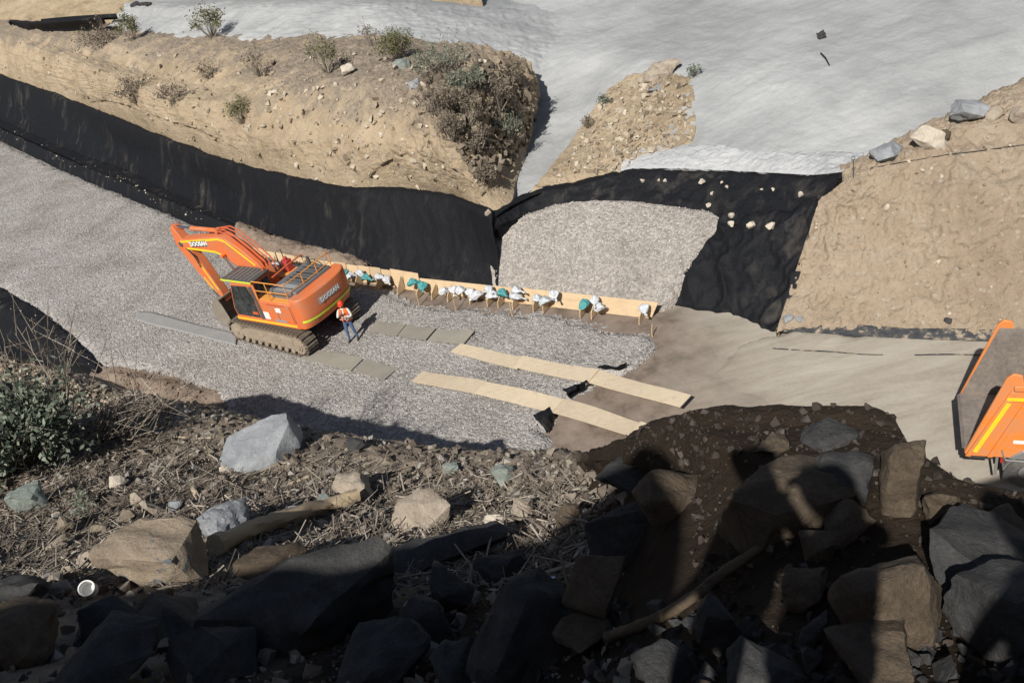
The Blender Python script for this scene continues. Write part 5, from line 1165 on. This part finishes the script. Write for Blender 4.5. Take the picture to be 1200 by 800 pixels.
B('angular brown stone beside a grey grass tuft', 80, 615, 23, 26, 'r_warm', .1, -.1, group=gS, cuts=11)
B('flat tan stone below the angular brown stone', 69, 637, 30, 18, 'r_tan', .1, -.25, group=gS)
B('brown stone between the grass tuft and the cluster', 119, 619, 20, 18, 'r_warm', -.4, .2, group=gS)
B('squarish tan stone just above the shadow edge', 107, 658, 28, 24, 'r_tan', .3, .1, group=gS, cuts=11)
B('lower tan stone leaning on the squarish one', 86, 668, 22, 24, 'r_tan', -.3, -.2, group=gS)
B('low tan stone touching the shadow edge at far left', 72, 692, 28, 16, 'r_tan', .2, .0, group=gS)
B('large brown boulder with a dark grey face on the shadow edge', 190, 660, 122, 84, 'r_mix', -.25, .18, group=gS, depth=.7, cuts=13, rough=.06, seed=931)
B('fractured blue-grey boulder left of the split log', 260, 619, 84, 46, 'r_blue', .25, .12, group=gS, depth=.7, rough=.08)
B('dark grey stone behind the brown boulder with the grey face', 170, 626, 26, 30, 'r_grey', .5, .2, group=gS)
B('blocky tan boulder in the centre with a round shadow', 497, 607, 78, 48, 'r_tan', .12, -.05, group=gS, depth=.75, cuts=12, seed=947)
B('tan boulder with a rough top beyond the log end', 418, 572, 54, 30, 'r_tan', -.2, .12, group=gS, rough=.08)
B('pale green-grey stone touching the upper end of the log', 386, 590, 38, 18, 'r_green', .3, .1, group=gS)
B('dark blue-grey stone left of the log end', 351, 601, 30, 18, 'r_blue', .2, .1, group=gS)
B('small brown stone with dark shadow near the bank rim', 478, 551, 15, 13, 'r_warm', .2, .1, group=gS)
B('flat greenish stone near the bank rim', 528, 550, 22, 14, 'r_green', .2, .15, group=gS)
B('rounded greenish boulder right of the flat greenish stone', 592, 557, 30, 28, 'r_green', -.2, .0, group=gS)
B('pale lumpy stone touching the shadow right of the blocky boulder', 582, 611, 26, 28, 'r_pale', .6, .0, group=gS)
B('tall brownish stone half in shadow at the end of the sunlit strip', 616, 597, 28, 40, 'r_tan', .2, .2, group=gS)
B('dark stone on the rim right of the large blue-grey boulder', 418, 521, 24, 16, 'r_grey', .1, .1, group=gS)
B('dark boulder behind the bush at the left edge', 8, 466, 32, 36, 'r_grey', .2, .1, group=gS)
B('small pale pebble below the large blue-grey boulder', 263, 550, 11, 9, 'r_pale', .2, .0, group=gS)
B('small whitish stone above the brown boulder with the grey face', 217, 614, 13, 13, 'r_pale', .2, .0, group=gS)
# shaded rockfill
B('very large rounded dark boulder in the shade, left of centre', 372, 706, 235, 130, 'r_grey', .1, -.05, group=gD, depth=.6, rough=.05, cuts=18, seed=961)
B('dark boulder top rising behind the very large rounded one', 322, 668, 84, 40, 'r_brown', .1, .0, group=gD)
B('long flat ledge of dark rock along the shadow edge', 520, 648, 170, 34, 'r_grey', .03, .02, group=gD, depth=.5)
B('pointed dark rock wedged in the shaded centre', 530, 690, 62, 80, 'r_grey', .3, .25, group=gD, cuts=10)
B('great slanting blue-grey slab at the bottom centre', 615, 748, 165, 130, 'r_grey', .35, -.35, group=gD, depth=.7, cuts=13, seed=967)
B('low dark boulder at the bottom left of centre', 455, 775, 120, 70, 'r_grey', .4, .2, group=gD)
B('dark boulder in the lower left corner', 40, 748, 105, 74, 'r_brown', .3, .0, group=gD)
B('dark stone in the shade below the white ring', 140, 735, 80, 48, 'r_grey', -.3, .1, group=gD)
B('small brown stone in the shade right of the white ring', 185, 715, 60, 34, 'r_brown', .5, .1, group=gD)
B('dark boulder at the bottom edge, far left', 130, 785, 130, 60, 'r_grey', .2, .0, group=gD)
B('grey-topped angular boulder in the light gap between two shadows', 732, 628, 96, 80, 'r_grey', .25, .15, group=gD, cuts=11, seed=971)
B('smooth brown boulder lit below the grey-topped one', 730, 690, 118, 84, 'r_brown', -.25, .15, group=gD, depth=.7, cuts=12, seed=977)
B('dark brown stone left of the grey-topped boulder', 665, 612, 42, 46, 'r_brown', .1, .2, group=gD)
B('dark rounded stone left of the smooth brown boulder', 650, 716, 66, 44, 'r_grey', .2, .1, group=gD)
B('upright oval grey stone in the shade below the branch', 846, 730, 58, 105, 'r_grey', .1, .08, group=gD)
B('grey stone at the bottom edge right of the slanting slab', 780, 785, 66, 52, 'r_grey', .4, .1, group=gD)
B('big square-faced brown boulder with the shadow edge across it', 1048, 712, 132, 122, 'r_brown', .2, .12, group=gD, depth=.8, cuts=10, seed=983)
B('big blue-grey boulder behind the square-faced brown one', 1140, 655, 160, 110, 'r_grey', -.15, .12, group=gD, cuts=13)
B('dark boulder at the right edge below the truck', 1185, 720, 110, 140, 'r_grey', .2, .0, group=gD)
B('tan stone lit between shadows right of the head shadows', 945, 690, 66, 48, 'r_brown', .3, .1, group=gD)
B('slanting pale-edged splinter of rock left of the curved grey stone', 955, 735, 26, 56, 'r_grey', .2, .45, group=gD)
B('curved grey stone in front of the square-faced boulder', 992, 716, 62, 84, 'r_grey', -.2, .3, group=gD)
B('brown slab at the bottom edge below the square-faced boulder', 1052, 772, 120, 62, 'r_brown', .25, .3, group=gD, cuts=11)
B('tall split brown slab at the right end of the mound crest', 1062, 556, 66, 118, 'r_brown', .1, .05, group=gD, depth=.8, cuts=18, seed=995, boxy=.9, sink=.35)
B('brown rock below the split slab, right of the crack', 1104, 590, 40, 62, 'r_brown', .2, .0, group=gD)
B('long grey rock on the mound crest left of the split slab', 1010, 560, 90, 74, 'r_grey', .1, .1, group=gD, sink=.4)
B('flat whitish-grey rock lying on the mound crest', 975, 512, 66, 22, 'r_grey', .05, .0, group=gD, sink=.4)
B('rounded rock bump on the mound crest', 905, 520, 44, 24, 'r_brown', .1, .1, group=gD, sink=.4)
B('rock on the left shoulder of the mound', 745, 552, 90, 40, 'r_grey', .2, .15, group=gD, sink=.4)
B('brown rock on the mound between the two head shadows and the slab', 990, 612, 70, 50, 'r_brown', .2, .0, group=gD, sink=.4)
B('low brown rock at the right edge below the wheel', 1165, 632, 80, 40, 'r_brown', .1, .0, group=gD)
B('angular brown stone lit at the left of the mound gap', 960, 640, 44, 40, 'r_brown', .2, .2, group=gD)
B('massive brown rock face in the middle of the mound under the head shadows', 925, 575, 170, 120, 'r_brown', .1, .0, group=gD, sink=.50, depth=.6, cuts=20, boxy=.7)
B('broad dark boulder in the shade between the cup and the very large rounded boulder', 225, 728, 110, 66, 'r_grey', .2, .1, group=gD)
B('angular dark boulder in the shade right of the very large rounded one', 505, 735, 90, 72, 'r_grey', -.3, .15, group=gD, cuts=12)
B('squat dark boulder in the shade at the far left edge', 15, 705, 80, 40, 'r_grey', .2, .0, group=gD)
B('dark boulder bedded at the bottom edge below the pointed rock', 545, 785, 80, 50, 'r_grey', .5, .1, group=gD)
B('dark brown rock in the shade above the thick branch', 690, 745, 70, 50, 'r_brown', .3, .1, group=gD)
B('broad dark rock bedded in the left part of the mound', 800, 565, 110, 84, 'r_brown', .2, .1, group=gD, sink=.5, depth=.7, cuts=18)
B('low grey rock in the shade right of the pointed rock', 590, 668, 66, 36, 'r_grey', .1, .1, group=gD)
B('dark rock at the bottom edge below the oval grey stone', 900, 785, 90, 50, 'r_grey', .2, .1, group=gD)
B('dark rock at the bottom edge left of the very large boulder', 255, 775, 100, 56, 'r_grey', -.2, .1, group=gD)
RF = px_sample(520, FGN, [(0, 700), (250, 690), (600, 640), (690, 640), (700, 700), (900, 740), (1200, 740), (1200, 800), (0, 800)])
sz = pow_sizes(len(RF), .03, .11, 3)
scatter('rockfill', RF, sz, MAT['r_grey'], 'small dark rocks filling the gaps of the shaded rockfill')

# stones on the liners, and along the right bank's top
k = 0
for (u, v, w) in [(753, 213, 5), (773, 212, 4), (780, 213, 5), (824, 215, 9), (835, 228, 5), (831, 242, 7), (846, 215, 4), (852, 220, 4), (857, 254, 7), (857, 264, 8), (880, 265, 11), (893, 223, 3), (904, 266, 11), (906, 223, 4), (939, 229, 7)]:
    o = boulder('pale stone weighing down the black liner, %s from the left' % ORD[k], u, v, w*1.0+1, w*.7+1, 'r_pale', .3*k, .1, name='stone', group='stones on the black liner', only=['black_liner_slope', 'black_liner_apron', 'gravel_ramp'], cat='stone', sink=-.05); k += 1
RB = ['right_bank', 'tailings_slope']
boulder('rounded blue-grey boulder on the right bank crest by the steel post', 1042, 182, 38, 22, 'r_blue', .1, .0, only=RB)
boulder('pale tilted slab on the right bank crest', 1092, 164, 46, 26, 'r_pale', -.2, .5, only=RB, depth=.5)
boulder('dark reddish stone beside the pale tilted slab', 1108, 160, 16, 14, 'r_brown', .1, .2, only=RB)
boulder('blue-grey jagged rock at the top of the right bank', 1142, 134, 44, 22, 'r_blue', .1, .3, only=RB)
boulder('tan rock right of the blue-grey jagged rock', 1166, 132, 22, 16, 'r_tan', .1, .0, only=RB)
boulder('overhanging tan boulder at the right edge of the bank top', 1196, 138, 20, 24, 'r_tan', .1, .0, only=RB)
boulder('small white stone on the face of the right bank', 1040, 244, 6, 10, 'r_pale', .1, .3, only=RB, name='stone', cat='stone')
boulder('small dark stone low on the right bank by the truck', 1112, 376, 10, 7, 'r_grey', .1, .2, only=RB, name='stone', cat='stone')
boulder('left of two grey stones at the liner corner', 925, 373, 13, 8, 'r_blue', .1, .0, only=RB+['black_liner_toe', 'road'], name='stone', cat='stone')
boulder('right of two grey stones at the liner corner', 937, 374, 10, 9, 'r_blue', .4, .0, only=RB+['black_liner_toe', 'road'], name='stone', cat='stone')
EB = ['earth_bank']
boulder('whitish boulder among shrubs on the left bank plateau', 409, 82, 18, 14, 'r_pale', .1, .1, only=EB)
boulder('grey-green boulder below the olive shrub', 472, 76, 20, 14, 'r_green', .1, .0, only=EB)
boulder('dark blue-grey boulder on the plateau edge', 487, 98, 18, 12, 'r_blue', .1, .1, only=EB)
boulder('pair of white stones on the left plateau slope', 322, 108, 9, 6, 'r_pale', .1, .1, only=EB)
boulder('pale crumbling boulder on top of the rubble spur', 772, 84, 50, 16, 'r_tan', .1, -.25, only=['rubble_spur', 'tailings_slope'], rough=.1)
boulder('grey stone near the top of the rubble spur', 768, 104, 20, 8, 'r_blue', .1, .0, only=['rubble_spur', 'tailings_slope'])
boulder('small tan stone fallen at the liner corner of the gully', 572, 249, 9, 7, 'r_tan', .1, .0, only=['black_liner_bank', 'earth_bank', 'black_liner_slope', 'tailings_slope'], name='stone', cat='stone')
tj = cast(965, 40, ['tailings_slope']); 
if tj:
    boulder('clump of dark debris on the grey tailings slope', 965, 41, 13, 11, 'r_grey', .1, .0, only=['tailings_slope'], rough=.15, name='debris_clump', cat='debris')
    a, c = cast(962, 64, ['tailings_slope'])[0], cast(972, 78, ['tailings_slope'])[0]
    s_ = MB().tube([a+Vector((0, 0, .05)), (a+c)/2+Vector((.02, 0, .1)), c+Vector((0, 0, .05))], .035, 6, .6).build('branch', MAT['hair']); tag(s_, 'short dark stick lying on the grey tailings below the dark debris', 'stick')
gr_ = cast(150, 9, ['tailings_ridge', 'hillside'])
for k, (u, v) in enumerate([(158, 6), (166, 5), (173, 6)]): boulder(['left', 'middle', 'right'][k]+' dark rock on the far end of the grey tailings ridge', u, v, 10, 6, 'r_grey', .3*k, .1, only=['tailings_ridge', 'hillside', 'tailings_slope'])

pb = px_sample(26, ['black_liner_edge'], [(0, 350), (60, 378), (110, 425), (100, 428), (50, 388), (0, 362)])
scatter('liner_pebbles', pb, pow_sizes(len(pb), .03, .07), MAT['r_pale'], 'small white pebbles lying on the near black liner', sink=0)
pb = px_sample(60, ['black_liner_kerb'], [(0, 146), (92, 184), (200, 232), (270, 262), (240, 262), (120, 212), (0, 160)])
scatter('kerb_pebbles', pb, pow_sizes(len(pb), .04, .10), MAT['r_pale'], 'small white pebbles lying on the far black liner kerb', sink=0)
# steel post with an eye, and the cable on the right bank
h = cast(1000, 208, RB+['chalky_shelf'])
if h:
    p = h[0]; pp_ = MB().tube([(0, 0, -.2), (0, 0, .62)], .018, 8)
    ring = [(.055*math.cos(t), 0, .68+.055*math.sin(t)) for t in np.linspace(-math.pi/2, 1.5*math.pi, 15)]; pp_.tube(ring, .014, 6)
    o = pp_.build('steel_post', MAT['dark']); o.location = p; tag(o, 'thin steel post with a ring eye on the right bank crest', 'post')
pts = [cast(u, v, RB) for u, v in [(1020, 199), (1045, 194), (1075, 189), (1110, 183), (1145, 179), (1180, 174), (1215, 170)]]; pts = [h[0]+Vector((0, 0, .05)) for h in pts if h]
if len(pts) > 2: tag(MB().tube(pts, .016, 6).build('cable', MAT['black']), 'thin dark cable lying across the top of the right bank', 'cable')

# ------------------------------------------------------------------ logs and branches
MAT['log'] = wood_mat('split_log', (.40, .32, .22), (.17, .125, .08), 4.0); MAT['log_pale'] = wood_mat('bleached_wood', (.46, .385, .28), (.28, .22, .15), 2.0)
MAT['bark'] = wood_mat('dark_bark', (.10, .075, .05), (.05, .037, .025), 2.0)
def log(label, pxs, r, mat, name='log', cat='log', lift=.6, rag=.35, n=12):
    P_ = []
    for u, v in pxs:
        h = cast(u, v, FGN)
        P_.append(np.array(h[0])+np.array(h[1])*r*lift)
    P_ = resample(np.array(P_), 26); b = MB().tube(P_, r, n, .75); V = np.array(b.v); V += np.c_[fbm(V*9, 1, 3), fbm(V*9+5, 1, 3), fbm(V*9+9, 1, 3)]*r*rag+np.c_[fbm(V*26, 1, 2), fbm(V*26+5, 1, 2), fbm(V*26+9, 1, 2)]*r*rag*.5; b.v = [tuple(q) for q in V]
    o = b.build(name, MAT[mat]); tag(o, label, cat); return o
log('split weathered log lying across the slope in the sun', [(256, 652), (300, 632), (345, 616), (385, 604), (422, 592)], .13, 'log', lift=1.4, rag=.38, n=16)
log('bleached stick below the large blue-grey boulder', [(316, 578), (338, 569), (362, 560)], .04, 'log_pale', 'branch', 'branch')
log('long pale stick pointing at the large blue-grey boulder', [(205, 512), (235, 514), (272, 511)], .018, 'log_pale', 'branch', 'branch')
log('grey broken branch in front of the large blue-grey boulder', [(272, 570), (292, 560), (318, 548)], .03, 'log_pale', 'branch', 'branch')
log('short pale stub of wood on the littered slope', [(226, 574), (233, 583)], .05, 'log_pale', 'branch', 'branch')
log('thick dark branch lying across the shaded rockfill', [(722, 754), (760, 742), (810, 718), (850, 686), (898, 652)], .032, 'bark', 'branch', 'branch', 1.8)
log('thin pale splinter along the shadow edge below the blocky boulder', [(432, 634), (470, 636), (505, 634)], .025, 'log_pale', 'branch', 'branch')
hw = cast(111, 697, FGN)
if hw:
    R_ = 8*hw[3]/FPX; c_ = MB(); n = 24
    for r, z in ((R_, 0), (R_, .16), (R_*.86, .16), (R_*.86, .02)):
        for i in range(n): c_.v.append((r*math.cos(2*math.pi*i/n), r*math.sin(2*math.pi*i/n), z))
    for k in range(3):
        for i in range(n): c_.f.append((k*n+i, k*n+(i+1) % n, (k+1)*n+(i+1) % n, (k+1)*n+i))
    c_.f.append(tuple(range(3*n, 4*n)))
    o = c_.build('cup', MAT['white']); o.location = hw[0]+Vector((0, -.02, .10)); o.rotation_euler = (.65, .1, .3); tag(o, 'white plastic cup lying among the rocks at the shadow edge', 'cup')
hw = cast(643, 686, FGN)
if hw:
    o = MB().cyl((-.07, 0, 0), (.07, 0, 0), .035, 16).cyl((.07, 0, 0), (.078, 0, 0), .028, 16).build('can', MAT['chrome'], bevel=.004); o.location = hw[0]+Vector((0, 0, .06)); o.rotation_euler.z = .2; tag(o, 'small metal can lying in the shaded rocks', 'can')

# ------------------------------------------------------------------ shrubs
MAT['leaf_g'] = leaf_mat('grey_green_leaves', [(0, (.06, .08, .055)), (.5, (.13, .155, .115)), (1, (.24, .265, .205))])
MAT['leaf_o'] = leaf_mat('olive_leaves', [(0, (.06, .065, .025)), (.5, (.115, .12, .05)), (1, (.19, .18, .085))])
MAT['leaf_d'] = leaf_mat('dry_leaves', [(0, (.09, .07, .05)), (.5, (.17, .14, .105)), (1, (.27, .225, .17))])
def shrub(label, p, w, h, leafmat, n_stem, n_leaf, leaf, seed, bare=0.3, group=None, stems_vis=1.0, lean=(0, 0)):
    r = np.random.RandomState(seed); root = empty('shrub', tuple(p)); stems = MB(); LV = []; LF = []
    tips = []
    for i in range(n_stem):
        a = r.rand()*2*math.pi; rad = w*.5*math.sqrt(r.rand()); hh = h*(.55+.45*r.rand())*(1-.35*(rad/(w*.5))**2)
        e = np.array([rad*math.cos(a)+lean[0]*hh, rad*math.sin(a)+lean[1]*hh, hh]); m_ = e*.5+r.normal(size=3)*w*.07; m_[2] = hh*.45
        b0 = np.array([e[0]*.15, e[1]*.15, -.06]); stems.tube([b0, m_, e], .012*max(h, .5), 4, .35)
        for k in range(3):
            t = r.uniform(.4, .95); q = (m_*(1-t)+e*t); e2 = q+r.normal(size=3)*w*.13+np.array([0, 0, h*.1]); stems.tube([q, e2], .006*max(h, .5), 3, .4); tips.append((q, e2))
        tips.append((m_, e))
    for i in range(n_leaf):
        q, e = tips[r.randint(len(tips))]; t = r.uniform(bare, 1.08); c = q*(1-t)+e*t+r.normal(size=3)*leaf*1.4; s = leaf*r.uniform(.6, 1.3)
        d1 = r.normal(size=3); d1 /= np.linalg.norm(d1); d2 = np.cross(d1, r.normal(size=3)); d2 /= np.linalg.norm(d2); b_ = len(LV)
        LV += [c-d1*s, c+d2*s*.45, c+d1*s, c-d2*s*.45]; LF.append((b_, b_+1, b_+2, b_+3))
    stems.build('stems', MAT['twig'], root, smooth=False)
    if LV: link('foliage', mesh_np('foliage', np.array(LV), np.array(LF), False), MAT[leafmat], root)
    tag(root, label, 'shrub', group); return root
gv = 'shrubs on the left bank plateau'
def far_shrub(label, u, v, wpx, hpx, mat, ns, nl, seed, group=gv, only=EB+['tailings_ridge', 'hillside', 'tailings_slope', 'rubble_spur'], bare=.25):
    h = cast(u, v+hpx*.45, only); d = h[3]; return shrub(label, h[0], wpx*d/FPX, hpx*d/FPX*1.05, mat, ns, nl, max(.035, 1.3*d/FPX), seed, bare, group)
far_shrub('round olive shrub in front of the grey ridge', 249, 29, 34, 32, 'leaf_o', 26, 900, 1)
far_shrub('upright olive shrub left of the round one on the plateau', 156, 36, 26, 26, 'leaf_o', 20, 620, 2)
far_shrub('low spreading brown shrub at the left plateau edge', 120, 46, 52, 16, 'leaf_d', 26, 800, 3)
far_shrub('dense dark olive shrub with a shadow, tallest on the plateau', 466, 56, 46, 30, 'leaf_o', 40, 1900, 4)
far_shrub('wide grey-green shrub right of the dense olive one', 518, 72, 62, 34, 'leaf_g', 40, 1500, 5)
far_shrub('dry brown-green shrub at the head of the gully', 384, 68, 34, 38, 'leaf_o', 26, 700, 6)
far_shrub('thin bare shrub left of the dense olive one', 437, 42, 22, 26, 'leaf_d', 14, 160, 7)
far_shrub('green tuft on the cut face under the plateau', 284, 132, 32, 26, 'leaf_o', 22, 650, 8)
far_shrub('dry grey shrub in the gully bowl', 160, 108, 34, 26, 'leaf_d', 22, 600, 9)
far_shrub('flat dry shrub right of the gully bowl shrub', 205, 110, 34, 18, 'leaf_d', 20, 450, 10)
far_shrub('dead grey brush on the upper cut face', 305, 76, 26, 30, 'leaf_d', 18, 260, 11)
far_shrub('dry tuft in the middle of the gully bowl', 245, 84, 24, 16, 'leaf_d', 16, 320, 12)
gd_ = 'dry shrubs on the shaded nose of the left bank'
for k, (u, v, w, hh, mt, ds) in enumerate([(515, 118, 46, 36, 'leaf_d', 'grey dry shrub at the upper left of the shaded nose'), (548, 130, 46, 40, 'leaf_d', 'dry shrub in the middle of the shaded nose'), (585, 112, 44, 36, 'leaf_d', 'dry shrub at the upper right of the shaded nose'), (600, 85, 36, 22, 'leaf_d', 'brown shrub crowning the right corner of the nose'), (560, 165, 38, 34, 'leaf_d', 'dry shrub low on the shaded nose'), (595, 150, 34, 34, 'leaf_g', 'greyish shrub at the right flank of the nose'), (530, 150, 34, 30, 'leaf_d', 'dry shrub at the left border of the nose'), (570, 205, 26, 22, 'leaf_d', 'small dry shrub at the foot of the nose'), (548, 95, 40, 26, 'leaf_g', 'grey-green shrub at the top of the nose')]):
    far_shrub(ds, u, v, w, hh, mt, 40, 1500, 30+k, gd_)
far_shrub('small green bush on the grey tailings by the spur top', 815, 84, 14, 14, 'leaf_g', 14, 260, 50, 'bushes on the tailings')
far_shrub('small grey bush on the left border of the rubble spur', 711, 118, 14, 14, 'leaf_g', 14, 260, 51, 'bushes on the tailings')
far_shrub('small dry bush lower on the left border of the rubble spur', 690, 144, 12, 14, 'leaf_d', 14, 220, 52, 'bushes on the tailings')
# near shrub at the left edge with bare branches
h = cast(30, 545, FGN); d = h[3]
shrub('big grey-green leafy shrub at the left edge of the foreground', h[0], 125*d/FPX, 80*d/FPX, 'leaf_g', 80, 5200, .075, 60, .25)
h = cast(75, 500, FGN); d = h[3]
def bare(label, p, w, hh, n, seed, lean):
    r = np.random.RandomState(seed); b = MB()
    for i in range(n):
        a = r.rand()*2*math.pi; e = np.array([w*.5*math.cos(a)*r.rand()+lean[0]*hh, w*.3*math.sin(a)*r.rand()+lean[1]*hh, hh*(.5+.5*r.rand())]); m_ = e*.5+r.normal(size=3)*w*.08
        b.tube([np.array([0, 0, -.1])+r.normal(size=3)*.08, m_, e], .016, 4, .35)
        for k in range(4):
            t = r.uniform(.3, .95); q = m_*(1-t)+e*t; b.tube([q, q+r.normal(size=3)*w*.14+np.array([lean[0]*.2, 0, .12])], .008, 3, .4)
    o = b.build('dead_shrub', MAT['twig'], smooth=False); o.location = tuple(p); tag(o, label, 'shrub'); return o
bare('bare branching dead shrub behind the leafy one at the left', h[0], 2.2, 2.6, 16, 71, (.25, .2))
h = cast(118, 515, FGN); bare('low tangle of dry branches right of the leafy shrub', h[0], 3.2, .8, 34, 72, (.9, .0))
h = cast(20, 470, FGN); bare('bare twiggy dead shrub at the far left rim', h[0], 1.6, 1.9, 12, 73, (.1, .1))
h = cast(105, 610, FGN); d = h[3]; shrub('small grey-green grass tuft beside the angular brown stone', h[0], 22*d/FPX, 26*d/FPX, 'leaf_g', 30, 120, .03, 62, .5)
h = cast(97, 590, FGN); d = h[3]; shrub('tiny green weed above the angular brown stone', h[0], 22*d/FPX, 14*d/FPX, 'leaf_g', 18, 160, .03, 63, .3)

# ------------------------------------------------------------------ people beside the photographer and an unseen heap added to shade the slope
dark = dict(top=MAT['jacket'], legs=MAT['jeans'], vest=MAT['vest'])
stand = dict(elr=(-.30, .05, 1.13), wrr=(-.30, -.10, .90), ell=(.30, .05, 1.13), wrl=(.30, -.10, .90))
shoot = dict(elr=(-.30, -.12, 1.20), wrr=(-.10, -.32, 1.36), ell=(.30, -.12, 1.20), wrl=(.10, -.32, 1.36))
gp_ = 'visitors on the crest'
for lab, x, y, rz, pose, sc in [('person in vest and helmet on the crest, holding up both hands', -.36, -.36, math.pi, shoot, 1.07), ('person in vest and helmet on the crest, left of the photographer', -.64, .03, math.pi+.2, stand, 1.07), ('person in vest and helmet on the crest, first to the right of the photographer', .40, -.62, math.pi-.2, stand, .95), ('person in vest and helmet on the crest, farthest to the right', .92, -.58, math.pi-.1, stand, .96)]:
    g_ = drop(x, y, 30, FGN); person(lab, (x, y, g_[0].z), rz, pose, dark, MAT['white_helmet'], scale=sc, group=gp_, brim=.075)
hx_ = [-26, -18, -12, -9.5, -8, -6.7, -5.4, -4.6, -3.6, -2.7, -2.35]
hz_ = [20.5, 21, 21.2, 20.6, 20.5, 20.3, 20.0, 19.8, 20.3, 20.2, 16.5]
rows_ = []
for yy, f in ((-.9, 0), (-1.5, .45), (-2.1, .93), (-2.4, 1.0), (-3.2, .95), (-7, 0)):
    rows_.append([np.array([x, yy, 15.3+(z-15.3)*f]) for x, z in zip(hx_, hz_)])
loft('shade_heap', rows_, 160, 50, MAT['rubble_soil'], amp((.12, .8, 4, False), (.05, 3, 3, False)), skirt=1.0, terr=False)  # heap added out of view, outline shaped by the shade it casts
